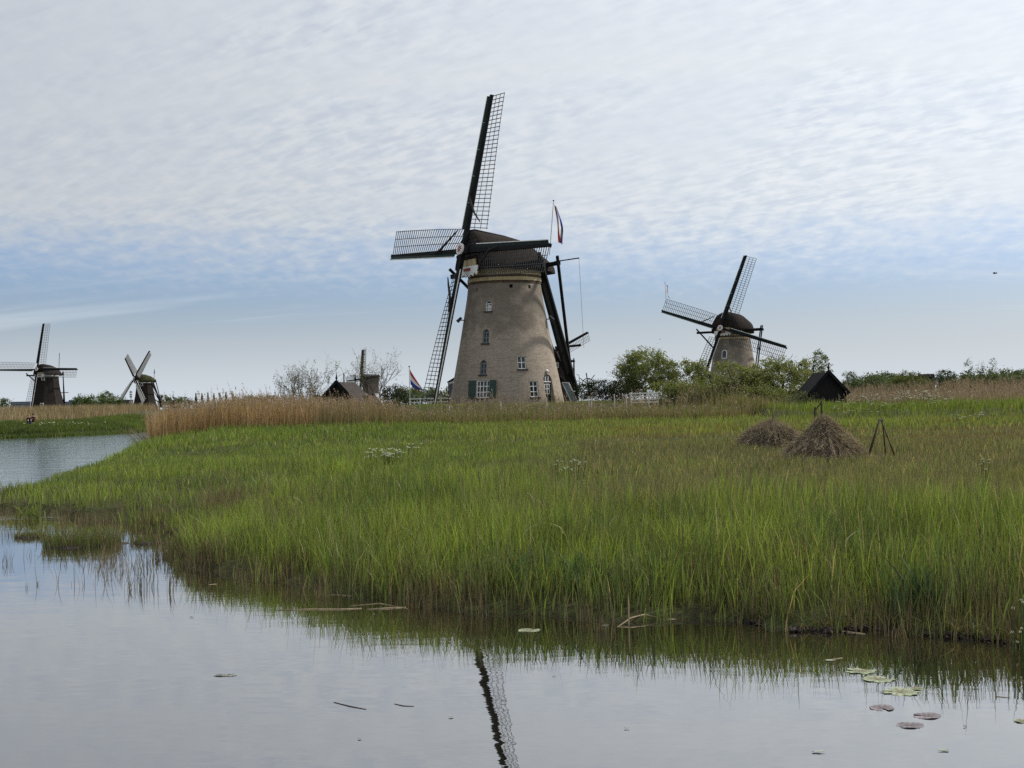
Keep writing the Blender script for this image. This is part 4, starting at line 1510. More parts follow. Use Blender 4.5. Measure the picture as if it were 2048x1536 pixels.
tree('apple_tree', 'low green apple tree between the gate tree and the pale spreading one', 1378, 116, 5.4, 3.7, WIDE, 12000, 0.12, APPLE, 2, group=grp, nclump=170, spread=0.15)
tree('apple_tree', 'pale green spreading apple tree with a thick bent dark trunk showing', 1478, 108, 5.6, 3.7, WIDE, 12000, 0.12, [APPLE[0], APPLE[2], APPLE[4]], 3, group=grp, nclump=200, spread=0.16, tr=0.17, gnarl=0.7)
tree('apple_tree', 'rightmost apple tree, pale and full, reaching to the black shed', 1565, 109, 6.2, 4.2, WIDE, 15000, 0.12, [APPLE[0], APPLE[2], APPLE[1]], 4, group=grp, nclump=210, spread=0.14, tr=0.14, gnarl=0.6)
tree('young_tree', 'airy light green tree standing behind the right black shed', 1634, 150, 4.6, 5.0, TALL, 3600, 0.15, [(0.10, 0.12, 0.05), (0.08, 0.10, 0.04)], 5, nclump=110, spread=0.13, bark='bark_pale', depth=3)
tree('garden_bush', 'dark round bush between the sheds and the flagpole', 787, 113, 2.1, 1.9, [(0, 0, 0.5, 0.46, 0.46, 0.48)], 3000, 0.10, DARK + [(0.07, 0.06, 0.025)], 6, 'bush', trunk=False, nclump=90, spread=0.16)
tree('garden_hedge', 'dark clipped hedge between the tail pole and the apple trees', 1201, 121, 3.9, 2.1, [(-0.36, 0, 0.45, 0.2, 0.16, 0.42), (-0.12, 0, 0.5, 0.22, 0.16, 0.42), (0.12, 0, 0.5, 0.22, 0.16, 0.42), (0.38, 0, 0.46, 0.24, 0.16, 0.46)], 8000, 0.10, DARK, 7, 'hedge', trunk=False, nclump=240, spread=0.2, shell=0.3)
tree('low_shrub', 'low grey-green shrub spilling under the pale apple trees', 1420, 110, 3.4, 1.5, [(0, 0, 0.4, 0.5, 0.3, 0.4)], 3600, 0.09, [(0.09, 0.10, 0.06), (0.12, 0.13, 0.085), (0.07, 0.08, 0.04)], 8, 'shrub', trunk=False, nclump=90, spread=0.2)
tree('low_shrub', 'grey-green shrub at the foot of the rightmost apple tree', 1600, 104, 2.8, 1.4, [(0, 0, 0.4, 0.5, 0.3, 0.4)], 3000, 0.09, [(0.09, 0.10, 0.06), (0.11, 0.12, 0.07), (0.07, 0.08, 0.04)], 9, 'shrub', trunk=False, nclump=80, spread=0.2)

for px, Y, w, h, lb in ((1335, 113, 3.6, 1.9, 'green shrub under the gap between the two left apple trees'), (1395, 112, 3.8, 2.1, 'leafy shrub below the low second apple tree'), (1450, 107, 3.2, 1.7, 'pale shrub left of the bent dark trunk'), (1520, 106, 4.0, 2.0, 'pale leafy shrub between the two rightmost apple trees'), (1255, 119, 3.0, 2.2, 'dark shrub joining the hedge to the leftmost apple tree')):
    tree('low_shrub', lb, px, Y, w, h, [(0, 0, 0.45, 0.5, 0.3, 0.45), (0.25, 0, 0.4, 0.3, 0.3, 0.36)], 4200, 0.11, DARK if 'dark shrub' in lb else APPLE, px, 'shrub', trunk=False, nclump=110, spread=0.18)


def bare_tree(label, px, Y, w, h, seed, nlimb, leaf, stems=6):
    rng = np.random.default_rng(seed)
    x = at(px, 800, Y).x
    g = hz(x, Y)
    o = thing('bare_tree', label, 'tree', (x, Y, g))
    mb = MB()
    ends = []
    for i in range(stems):
        a = 2 * math.pi * i / stems + rng.random()
        lean = rng.uniform(0.25, 1.0)
        limbs(mb, (0.1 * math.cos(a), 0.1 * math.sin(a), 0), (lean * math.cos(a) * w / h, lean * math.sin(a) * w / h, 1.0), h * rng.uniform(0.30, 0.46), 0.055, 3, rng, 0.32, 0.32, (3, 5))
    mb.build('trunk', MT['bark_pale'], o)
    v = np.array(mb.v)
    v = v[v[:, 2] > h * 0.25]
    P = v[rng.integers(0, len(v), leaf)] + rng.normal(size=(leaf, 3)) * 0.05
    V, lo, sz = quads(P, 0.075, rng)
    cc = np.array([(0.13, 0.13, 0.075)]) * rng.uniform(0.7, 1.3, (leaf, 1))
    np_mesh('crown', V, lo, sz, MT['leaf'], np.repeat(cc, 4, axis=0), o)


bare_tree('bare branching shrub budding left of the black shed', 608, 116, 4.6, 6.4, 21, 6, 5000, 12)
bare_tree('thin budding shrub beside the post mill behind the shed', 752, 117, 4.0, 6.2, 22, 5, 1500, 5)

# small trees and bushes on the far bank, left
BUSH = [(0, 0, 0.45, 0.46, 0.4, 0.45), (0.2, 0, 0.4, 0.3, 0.3, 0.36), (-0.22, 0, 0.36, 0.28, 0.3, 0.34)]
for px, Y, w, h, lb in ((157, 300, 2.9, 3.2, 'leftmost round green bush beside the far left mill'), (176, 296, 3.4, 3.9, 'taller dark bush, second from the left mill'), (204, 300, 4.4, 3.3, 'broad light green bush in the middle of the far bank row'), (231, 298, 3.2, 3.0, 'rightmost green bush before the white-sailed mill')):
    tree('round_bush', lb, px, Y, w, h, BUSH, 1500, 0.26, [(0.055, 0.085, 0.022), (0.07, 0.10, 0.028)], px, 'bush', 'bushes on the far bank', trunk=False, nclump=50, spread=0.2, shell=0.4)
far_trees = [
    (5, 700, 11, 6.0, ROUND, 'low green tree at the left edge beyond the far bank'), (163, 640, 8.5, 7.0, ROUND, 'grey-green round tree just right of the far block'),
    (183, 720, 8, 4.6, BUSH, 'low far tree between the two rounded ones'), (214, 650, 10, 8.2, ROUND, 'big rounded far tree left of the white sail'),
    (196, 660, 7, 5.0, BUSH, 'small far tree under the big rounded one'), (246, 700, 8, 5.0, BUSH, 'dark far tree beside the lower white sail'),
    (336, 640, 14, 5.4, WIDE, 'low far tree right of the white-sailed mill'), (362, 660, 12, 5.2, WIDE, 'low far tree above the left end of the reeds'),
    (500, 700, 13, 4.6, WIDE, 'low far tree above the reeds, left of two'), (535, 720, 12, 5.0, WIDE, 'low far tree above the reeds, right of two'),
    (805, 560, 9, 6.5, ROUND, 'far tree behind the flag pole'), (832, 600, 12, 6.8, WIDE, 'far tree behind the white rail fence, left of two'), (866, 620, 12, 5.6, WIDE, 'far tree behind the white rail fence, right of two'),
    (1698, 520, 8, 8.2, TALL, 'narrow far tree just right of the black shed'), (1722, 500, 12, 5.6, WIDE, 'low far tree under the arch bridge, left of two'), (1752, 460, 12, 6.2, ROUND, 'low far tree under the arch bridge, right of two'),
    (1776, 470, 9, 6.8, ROUND, 'far tree at the right end of the arch bridge'), (1892, 480, 9, 7.6, ROUND, 'dark tree right of the flat-roofed building'), (1868, 430, 8.5, 5.6, BUSH, 'blue-green tree in front of the brown block'),
    (1912, 560, 13, 6.4, WIDE, 'low far tree between the dark one and the poplars'), (1985, 520, 13, 6.2, WIDE, 'rounded far tree at the foot of the poplars'), (2015, 500, 12, 7.0, ROUND, 'far tree near the right edge'),
    (2050, 480, 14, 6.8, ROUND, 'far tree cut by the right edge'), (1946, 540, 12, 6.0, WIDE, 'low far tree under the tall poplars')]
far_trees += [(1738, 420, 13, 6.0, BUSH, 'low grey-green thicket right behind the arch bridge trees'), (1790, 440, 12, 5.6, BUSH, 'low thicket left of the bright willow shrub'), (1930, 430, 14, 5.4, BUSH, 'wide thicket in front of the poplars on the left side'),
              (1972, 410, 14, 5.8, BUSH, 'wide thicket in front of the poplars on the right side'), (2030, 420, 15, 6.0, BUSH, 'wide thicket beside the right edge'), (818, 420, 11, 4.4, BUSH, 'thicket behind the flag beside the white rail fence'), (885, 400, 12, 4.2, BUSH, 'thicket behind the lower left sail and white fence')]
for i, (px, Y, w, h, bl, lb) in enumerate(far_trees):
    c = [(0.030, 0.045, 0.028), (0.036, 0.052, 0.03)] if 'dark' in lb or 'blue' in lb else FAR
    tree('far_tree', lb, px, Y, w, h, bl, 2000, w * 0.046, c, 100 + i, group='trees on the horizon', trunk=False, nclump=55, spread=0.2, shell=0.4)
for i, px in enumerate((392, 404, 416, 428, 440, 452, 466)):
    Y = 700
    x = at(px, 800, Y).x
    rng = np.random.default_rng(300 + i)
    h = 7.0 + 0.8 * rng.random()
    o = thing('conifer', 'small dark pointed conifer in the row above the reeds', 'tree', (x, Y, hz(x, Y)), 0, 'conifer row above the reeds')
    t = rng.uniform(0, 1, 700) ** 0.7
    a = rng.uniform(0, 6.28, 700)
    rr = (1 - t) * 1.5 * rng.uniform(0.3, 1, 700)
    P = np.stack([rr * np.cos(a), rr * np.sin(a), 0.3 + t * h], 1)
    V, lo, sz = quads(P, 0.5, rng)
    np_mesh('crown', V, lo, sz, MT['leaf'], np.repeat(np.array(FAR)[rng.integers(0, 3, 700)], 4, axis=0), o)
    MB().tube([(0, 0, -0.2), (0, 0, h * 0.8)], [0.14, 0.03], 5).build('trunk', MT['bark'], o)
tree('willow_shrub', 'broad bright green willow shrub in front of the flat-roofed building', 1818, 290, 9.5, 4.6, WIDE, 5200, 0.22, [(0.075, 0.095, 0.028), (0.095, 0.11, 0.035), (0.06, 0.08, 0.025)], 41, 'shrub', trunk=False, nclump=120, spread=0.17, shell=0.4)
for px, h, lb in ((1938, 10.4, 'slender far poplar, leftmost of the three'), (1962, 9.8, 'slender far poplar, middle of the three'), (1986, 10.6, 'slender far poplar, rightmost of the three')):
    tree('poplar', lb, px, 430, 2.8, h, [(0, 0, 0.5, 0.5, 0.5, 0.36), (0.1, 0, 0.76, 0.3, 0.3, 0.22)], 620, 0.26, [(0.075, 0.095, 0.045), (0.06, 0.08, 0.038)], px, group='poplars on the right', nclump=60, spread=0.22, bark='bark_pale', trunk_h=0.62, depth=2, tr=0.16)


# ---------------------------------------------------------------- grass and reeds
def blades(name, P, H, W, lean, col, tipcol=None, seg=3, m=None, label=None, cat=None, parent=None, curve=1.9, basecol=None, rng=RNG, yaw=None):
    n = len(P)
    yaw = rng.uniform(0, 2 * np.pi, n) if yaw is None else yaw
    side = np.stack([np.cos(yaw), np.sin(yaw), np.zeros(n)], 1)
    ts = np.linspace(0, 1, seg + 1)
    rows, cols = [], []
    tip = col if tipcol is None else tipcol
    base = col if basecol is None else basecol
    for k, t in enumerate(ts):
        c = P + np.stack([lean[:, 0] * H * t ** curve, lean[:, 1] * H * t ** curve, H * (t - 0.22 * (lean ** 2).sum(1) * t ** 3)], 1)
        cc = base * (1 - t) ** 2 + col * (1 - (1 - t) ** 2 - t ** 3) + tip * t ** 3
        if k < seg:
            w = (W * (1 - 0.55 * t ** 2) / 2)[:, None]
            rows += [c - side * w, c + side * w]
            cols += [cc, cc]
        else:
            rows.append(c)
            cols.append(cc)
    nv = 2 * seg + 1
    V = np.stack(rows, 1).reshape(-1, 3)
    CC = np.clip(np.stack(cols, 1).reshape(-1, 3), 0, 1)
    b = (np.arange(n) * nv)[:, None]
    parts, sizes = [], []
    pat = []
    for k in range(seg - 1):
        pat.append([2 * k, 2 * k + 1, 2 * k + 3, 2 * k + 2])
    pq = np.array(pat).reshape(-1) if pat else np.zeros(0, int)
    lo = np.concatenate([pq, [2 * (seg - 1), 2 * (seg - 1) + 1, 2 * seg]]).astype(int)
    loops = (b + lo[None, :]).reshape(-1)
    sizes = np.tile(np.array([4] * (seg - 1) + [3]), n)
    o = np_mesh(name, V, loops, sizes, m or MT['blade'], CC, parent, smooth=True)
    if label:
        tag(o, label, cat, kind='stuff')
    return o


def scatter(n, ylo, yhi, margin=1.5, power=1.0, rng=RNG, k=0.375):
    """points inside the wedge of the meadow that the photograph takes in, with a margin"""
    u = rng.random(n)
    y = (ylo ** (1 + power) + u * (yhi ** (1 + power) - ylo ** (1 + power))) ** (1 / (1 + power))
    x = rng.uniform(-1, 1, n) * (y * k + margin)
    return x, y


def pick(a, b, t):
    return np.array(a)[None, :] * (1 - t[:, None]) + np.array(b)[None, :] * t[:, None]


def jitter(c, lo, hi, rng=RNG):
    return c * rng.uniform(lo, hi, (len(c), 1)) * rng.uniform(0.93, 1.07, c.shape)


G_BRIGHT, G_MID, G_BLUE, G_OLIVE, G_STRAW, G_BROWN = (0.145, 0.198, 0.036), (0.068, 0.104, 0.027), (0.046, 0.076, 0.036), (0.122, 0.140, 0.038), (0.215, 0.180, 0.100), (0.125, 0.092, 0.052)


def near_reeds():
    # young reed and sedge along the pond
    n = 185000
    x, y = scatter(n, 10.5, 30, 3.5, 0.6)
    d = shore(x, y)
    edge = sstep(7.5, 4.5, d + (vnoise(x, y, 1.6, 8) - 0.5) * 3.0)
    left = sstep(-2.0, -6.0, x)
    dens = edge * 0.8 * (0.10 + 0.90 * sstep(0.25, 0.7, vnoise(x, y, 0.34, 9) * 0.6 + vnoise(x, y, 1.2, 91) * 0.4)) * np.where(d < 0.25, 0.5, 1.0)
    keep = (d > -0.22) & (RNG.random(n) < dens)
    x, y, d = x[keep], y[keep], d[keep]
    left = left[keep]
    n = len(x)
    z = np.maximum(height(x, y, d), -0.05)
    hmap = 0.42 + 0.28 * vnoise(x, y, 1.6, 10) + 0.26 * vnoise(x, y, 0.4, 92)
    H = hmap * RNG.uniform(0.42, 1.15, n) * np.where(RNG.random(n) < 0.05, 1.4, 1.0) * (1 - 0.42 * left) * (0.62 + 0.38 * sstep(-0.1, 0.7, d))
    t = vnoise(x, y, 1.1, 11)
    col = pick(G_MID, G_BRIGHT, sstep(0.25, 0.75, t + RNG.normal(0, 0.15, n)))
    bl = sstep(0.62, 0.8, vnoise(x, y, 0.9, 12))[:, None]
    col = col * (1 - 0.6 * bl) + np.array(G_BLUE) * 0.6 * bl
    st = RNG.random(n) < 0.08
    col[st] = pick((0.16, 0.15, 0.07), (0.26, 0.22, 0.125), RNG.random(st.sum()))
    col = jitter(col, 0.6, 1.5)
    lean = RNG.normal(0, 0.11, (n, 2)) * np.where(RNG.random((n, 1)) < 0.12, 2.4, 1.0) + np.array([0.03, 0])
    base = jitter(pick(G_BROWN, G_STRAW, RNG.random(n)), 0.6, 1.1) * 0.65 + col * 0.35
    blades('young_reeds', np.stack([x, y, z], 1), H, RNG.uniform(0.007, 0.014, n) * np.where(RNG.random(n) < 0.2, 1.8, 1.0), lean, col, col * 1.15, 3, None, 'fresh green young reeds and sedge crowding the pond edge', 'reeds', basecol=base)
    # last year's stalks among them
    n = 185000
    x, y = scatter(n, 10.5, 34, 3.5, 0.6)
    d = shore(x, y)
    edge = sstep(4.5, 0.4, d)
    lf = sstep(-5.0, -6.5, x)
    edge = np.where(d < -0.3, 0.42 * lf * sstep(-2.6, -0.4, d), edge)
    keep = (d > -0.35 - 2.3 * lf) & (RNG.random(n) < edge * (0.06 + 0.94 * sstep(0.42, 0.75, vnoise(x, y, 0.7, 13))))
    x, y, d = x[keep], y[keep], d[keep]
    n = len(x)
    z = np.maximum(height(x, y, d), -0.08)
    H = RNG.uniform(0.22, 0.85, n) * (0.55 + 0.5 * vnoise(x, y, 0.7, 14)) * (0.7 + 0.3 * sstep(0, 1, d))
    col = jitter(pick(G_BROWN, G_STRAW, RNG.random(n) ** 1.6), 0.55, 1.15)
    blades('dead_stalks', np.stack([x, y, z], 1), H, RNG.uniform(0.006, 0.012, n), RNG.normal(0, 0.16, (n, 2)), col, None, 2, MT['dry'], 'brown dead stalks standing in the shallow edge of the pond', 'reeds')
    # pale bent leaves among the reeds
    n = 110
    x, y = scatter(n * 6, 12, 26, 0.5)
    d = shore(x, y)
    k = np.where((d > 0.1) & (d < 6))[0][:n]
    x, y, d = x[k], y[k], d[k]
    n = len(x)
    z = height(x, y, d) + RNG.uniform(0.15, 0.5, n)
    ang = RNG.uniform(0, 6.28, n)
    ln = RNG.uniform(0.8, 1.7, n)
    lean = np.stack([np.cos(ang) * ln, np.sin(ang) * ln * 0.5], 1)
    col = jitter(pick((0.26, 0.27, 0.14), (0.34, 0.31, 0.20), RNG.random(n)), 0.8, 1.2)
    blades('bent_leaves', np.stack([x, y, z], 1), RNG.uniform(0.14, 0.32, n), RNG.uniform(0.008, 0.014, n), lean, col, None, 4, MT['dry'], 'pale bent leaves scattered through the young reeds', 'leaves', curve=2.2)


def meadow():
    for (ylo, yhi, n, w0, w1, seg) in ((15, 30, 95000, 0.008, 0.014, 2), (30, 55, 100000, 0.013, 0.024, 2), (55, 116, 105000, 0.028, 0.05, 2)):
        x, y = scatter(n, ylo, yhi, 4.5, 0.75)
        d = shore(x, y)
        keep = (d > 0.15)
        x, y, d = x[keep], y[keep], d[keep]
        n = len(x)
        z = height(x, y, d)
        big, mid = vnoise(x, y, 7.0, 20), vnoise(x, y, 1.8, 21)
        fade = sstep(20, 26, y)
        # greyish brown belt on the right, greener on the left, yellow-green in the far middle
        brown = sstep(-1.5, 3.5, x - 0.02 * y + (big - 0.5) * 5) * sstep(19, 24, y) * sstep(66, 48, y + (big - 0.5) * 12)
        brown = np.clip(brown * (0.5 + 0.9 * vnoise(x, y, 0.9, 23)), 0, 1)
        ruddy = sstep(0.55, 0.75, vnoise(x, y, 4.0, 22)) * sstep(40, 50, y) * sstep(85, 70, y) * sstep(0, 6, x)
        col = pick(G_MID, G_BRIGHT, sstep(0.3, 0.8, mid * 0.6 + big * 0.5 + RNG.normal(0, 0.12, n)))
        yell = (sstep(45, 60, y) * sstep(-6, 0, x))[:, None] * 0.55
        col = col * (1 - yell) + np.array(G_OLIVE) * yell
        grey = pick((0.074, 0.086, 0.048), (0.135, 0.112, 0.066), RNG.random(n))
        col = col * (1 - 0.78 * brown[:, None]) + grey * 0.78 * brown[:, None]
        col = col * (1 - 0.5 * ruddy[:, None]) + np.array((0.125, 0.080, 0.046)) * 0.5 * ruddy[:, None]
        dk = (sstep(0.5, 0.75, vnoise(x, y, 0.8, 26)) * sstep(70, 40, y))[:, None] * 0.5
        col = col * (1 - dk) + np.array((0.050, 0.068, 0.034)) * dk
        lush = (sstep(78, 82, y) * sstep(15, 18, x) + sstep(60, 75, y) * sstep(-2, -7, x) * 0.6)[:, None]
        col = col * (1 - 0.75 * lush) + np.array((0.080, 0.124, 0.020)) * 0.75 * lush
        st = RNG.random(n) < 0.06 + 0.12 * brown
        col[st] = pick((0.15, 0.13, 0.07), (0.25, 0.205, 0.125), RNG.random(st.sum()))
        col = jitter(col * 1.14, 0.6, 1.5)
        tuft = vnoise(x, y, 0.45, 24) * 0.6 + vnoise(x, y, 1.1, 25) * 0.4
        H = (0.30 + 0.22 * big + 0.20 * mid) * (0.5 + 1.0 * tuft) * RNG.uniform(0.6, 1.25, n)
        H *= 1 - 0.35 * sstep(40, 60, y) * (1 - lush[:, 0])
        H *= 1 - 0.48 * sstep(21, 26, y) * sstep(70, 50, y) * sstep(-8, -3, x)
        H *= 1 - 0.5 * sstep(-4, -8, x) * sstep(75, 50, y)
        H *= 1 - 0.5 * sstep(100, 108, y)
        lean = RNG.normal(0, 0.24, (n, 2)) + np.array([0.04, 0])
        base = col * 0.7 + np.array(G_STRAW) * 0.2
        blades('meadow_grass', np.stack([x, y, z], 1), H, RNG.uniform(w0, w1, n), lean, col, col * 1.1, seg, None,
               {15: 'tall mixed grass just behind the green reed edge', 30: 'grey-green meadow grass around the hay heaps', 55: 'short meadow grass running back to the mill yard'}[ylo], 'grass', basecol=base)
        if ylo < 50:
            k = RNG.random(n) < (0.05 + 0.16 * brown)
            c = jitter(pick((0.20, 0.17, 0.10), (0.13, 0.10, 0.07), RNG.random(k.sum())), 0.7, 1.25)
            blades('seed_stalks', np.stack([x, y, z], 1)[k], H[k] * RNG.uniform(1.0, 1.5, k.sum()), np.full(k.sum(), w0 * 0.7), RNG.normal(0, 0.16, (k.sum(), 2)), c, None, 2, MT['dry'],
                   'thin pale seed stalks standing in the nearer meadow' if ylo == 15 else 'thin brownish seed stalks around the hay heaps', 'grass')


def far_bank():
    # green belt and brown reeds on the far side of the canal
    n = 22000
    t = RNG.random(n)
    line = np.array([(-75, 110)] + [tuple(on(*p)[:2]) for p in ((0, 876), (140, 871), (282, 864))] + [(-44, 190)])
    seg = np.minimum((t * 4).astype(int), 3)
    f = t * 4 - seg
    p = line[seg] * (1 - f[:, None]) + line[seg + 1] * f[:, None]
    off = RNG.random(n) ** 1.3 * 13.5 - 1.5
    x, y = p[:, 0] - off * 0.80, p[:, 1] + off * 0.45
    d = shore(x, y)
    k = d > -1.6
    x, y, d = x[k], y[k], d[k]
    n = len(x)
    z = np.maximum(height(x, y, d), -0.1)
    mid = vnoise(x, y, 3.0, 30)
    col = jitter(pick((0.060, 0.092, 0.022), (0.110, 0.145, 0.034), mid), 0.6, 1.3)
    blades('bank_grass', np.stack([x, y, z], 1), RNG.uniform(0.35, 0.7, n) * (0.8 + 0.4 * mid), RNG.uniform(0.05, 0.09, n), RNG.normal(0, 0.2, (n, 2)), col, None, 2, None, 'bright green grass belt along the far canal bank', 'grass')
    n = 26000
    x = RNG.uniform(-125, -36, n)
    y = RNG.uniform(130, 290, n)
    d = shore(x, y)
    k = (d > 8) & (d < 90) & (np.abs(x) < 0.42 * y + 6)
    x, y, d = x[k], y[k], d[k]
    n = len(x)
    z = height(x, y, d)
    col = jitter(pick((0.220, 0.165, 0.092), (0.320, 0.250, 0.150), vnoise(x, y, 6, 31)), 0.7, 1.25)
    blades('far_reeds', np.stack([x, y, z], 1), RNG.uniform(0.9, 1.7, n), RNG.uniform(0.06, 0.12, n), RNG.normal(0, 0.12, (n, 2)), col, None, 2, MT['dry'], 'pale brown reeds behind the green far bank', 'reeds')


def plumes(P, H, lean, size, col, rng, per=6):
    """feathery heads for the given stems"""
    n = len(P)
    tip = P + np.stack([lean[:, 0] * H, lean[:, 1] * H, H * 0.98], 1)
    Q = np.repeat(tip, per, axis=0)
    tt = np.tile(np.linspace(-0.5, 0.5, per), n)
    Q = Q + np.stack([rng.normal(0, 0.02, n * per) + tt * 0.10 + np.repeat(lean[:, 0], per) * 0.1, rng.normal(0, 0.02, n * per), tt * size * -1.6], 1)
    V, lo, sz = quads(Q, size * 0.42, rng)
    return V, lo, sz, np.repeat(np.repeat(col, per, axis=0), 4, axis=0)


def reed_bed(name, label, x, y, hfun, width, c0, c1, seed, plume=0.25, green=0.0, lean_x=0.05):
    rng = np.random.default_rng(seed)
    d = shore(x, y)
    k = d > -0.1
    x, y, d = x[k], y[k], d[k]
    n = len(x)
    z = height(x, y, d)
    H = hfun(x, y) * rng.uniform(0.62, 1.02, n) * np.where(rng.random(n) < 0.10, rng.uniform(1.1, 1.4, n), 1.0)
    col = jitter(pick(c0, c1, np.clip(vnoise(x, y, 2.6, seed) * 0.8 + rng.normal(0.1, 0.2, n), 0, 1)), 0.7, 1.25, rng)
    lean = rng.normal(0, 0.09, (n, 2)) + np.array([lean_x, 0])
    wild = rng.random(n) < 0.04
    lean[wild] *= 3.5
    if name == 'dry_reed_bed':
        endy = sstep(-22.5, -25.0, x)
        lean[:, 0] -= endy * rng.uniform(0, 0.55, n)
        H = H * (1 - 0.35 * endy * rng.random(n))
    P = np.stack([x, y, z], 1)
    o = blades(name, P, H, rng.uniform(width * 0.7, width * 1.4, n), lean, col, None, 3, MT['dry'], label, 'reeds', curve=1.7, rng=rng)
    kp = rng.random(n) < plume
    if kp.sum():
        V, lo, sz, cc = plumes(P[kp], H[kp], lean[kp], 0.20, jitter(np.tile(np.array([(0.24, 0.185, 0.14)]), (kp.sum(), 1)), 0.7, 1.3, rng), rng)
        q = np_mesh('reed_plumes', V, lo, sz, MT['dry'], cc, o)
        q['kind'] = 'stuff'
    if green > 0:
        m = int(n * green)
        j = rng.integers(0, n, m)
        gx, gy = x[j] + rng.normal(0, 0.3, m), y[j] + rng.normal(0, 0.3, m)
        gz = height(gx, gy)
        gc = jitter(np.tile(np.array([(0.085, 0.118, 0.026)]), (m, 1)), 0.7, 1.3, rng)
        gg = blades('green_shoots', np.stack([gx, gy, gz], 1), rng.uniform(0.5, 1.2, m), np.full(m, width * 1.2), rng.normal(0, 0.15, (m, 2)), gc, None, 2, MT['blade'], rng=rng, parent=o)
        gg['kind'] = 'stuff'
    return o


def reeds():
    rng = np.random.default_rng(77)
    # the tall dry bed at the bend of the canal
    n = 30000
    x = rng.uniform(-27, -10.0, n)
    y = rng.uniform(84, 114, n)
    fr = 91.0 + (x + 24) * 0.1 + (vnoise(x, y, 2, 50) - 0.5) * 2.5
    k = (y > fr) & (rng.random(n) < np.where(y < fr + 6, 1.0, 0.4)) & (rng.random(n) < 0.25 + 0.75 * sstep(-26, -23.0, x + (vnoise(x, y, 1.2, 63) - .5) * 1.5)) & (rng.random(n) < sstep(-10.0, -13, x + (vnoise(x, y, 2.0, 58) - .5) * 2))
    reed_bed('dry_reed_bed', 'tall golden dry reed bed at the bend of the canal', x[k], y[k], lambda a, b: 1.95 + 0.55 * vnoise(a, b, 1.8, 51) - 0.4 * sstep(-17, -11, a) + 0.2 * sstep(-20, -24, a), 0.030, (0.300, 0.200, 0.100), (0.450, 0.325, 0.180), 52, 0.30, 0.04)
    # lower strip that runs on in front of the mill
    n = 30000
    x = rng.uniform(-12.5, 19, n)
    y = rng.uniform(88, 105, n)
    fr = 92.5 + (vnoise(x, y, 4, 53) - 0.5) * 5 + sstep(-4, -10, x) * -3
    k = (y > fr) & (rng.random(n) < 0.35 + 0.65 * vnoise(x, y, 2, 59)) & (rng.random(n) < sstep(19, 15, x))
    reed_bed('dry_reed_strip', 'lower thin strip of dry reeds in front of the mill yard', x[k], y[k], lambda a, b: 0.75 + 0.30 * vnoise(a, b, 2.5, 54) + 0.95 * sstep(-5.5, -9.5, a), 0.030, (0.170, 0.132, 0.068), (0.300, 0.230, 0.130), 55, 0.10, 0.45)
    # sparse taller stems by the tower foot and under the apple trees
    n = 1100
    x = rng.uniform(-6, 18, n)
    y = rng.uniform(104, 110, n)
    reed_bed('reed_stems', 'sparse tall plumed reed stems before the tower foot and apple trees', x, y, lambda a, b: 1.1 + 0.9 * vnoise(a, b, 1.8, 60), 0.030, (0.17, 0.135, 0.080), (0.28, 0.225, 0.14), 56, 0.7)
    # pinkish reeds behind the green bank on the right
    n = 17000
    x = rng.uniform(17, 62, n)
    y = rng.uniform(92, 135, n)
    k = (x < 0.40 * y + 5) & (rng.random(n) < sstep(22, 26, x) * 0.9 + 0.25) & ((x > 25.2) | (y > 109) | (rng.random(n) < 0.15))
    reed_bed('pink_reed_bed', 'pinkish brown reed bed behind the green bank on the right', x[k], y[k], lambda a, b: 0.75 + 0.35 * vnoise(a, b, 3, 61) + 0.15 * sstep(26, 33, a) + 0.40 * sstep(33, 42, a), 0.034, (0.220, 0.160, 0.110), (0.310, 0.235, 0.165), 62, 0.35)
    # leaning stems over the canal at the left end of the tall bed
    n = 90
    x = rng.uniform(-24.6, -23.6, n)
    y = rng.uniform(92, 96, n)
    P = np.stack([x, y, np.full(n, 0.05)], 1)
    lean = np.stack([-rng.uniform(0.5, 1.3, n), rng.normal(0, 0.2, n)], 1)
    blades('leaning_reeds', P, rng.uniform(0.9, 1.7, n), np.full(n, 0.03), lean, jitter(np.tile(np.array([(0.16, 0.12, 0.08)]), (n, 1)), 0.7, 1.2), None, 4, MT['dry'], 'thin stems leaning out over the canal from the reed bed', 'reeds', curve=1.2)


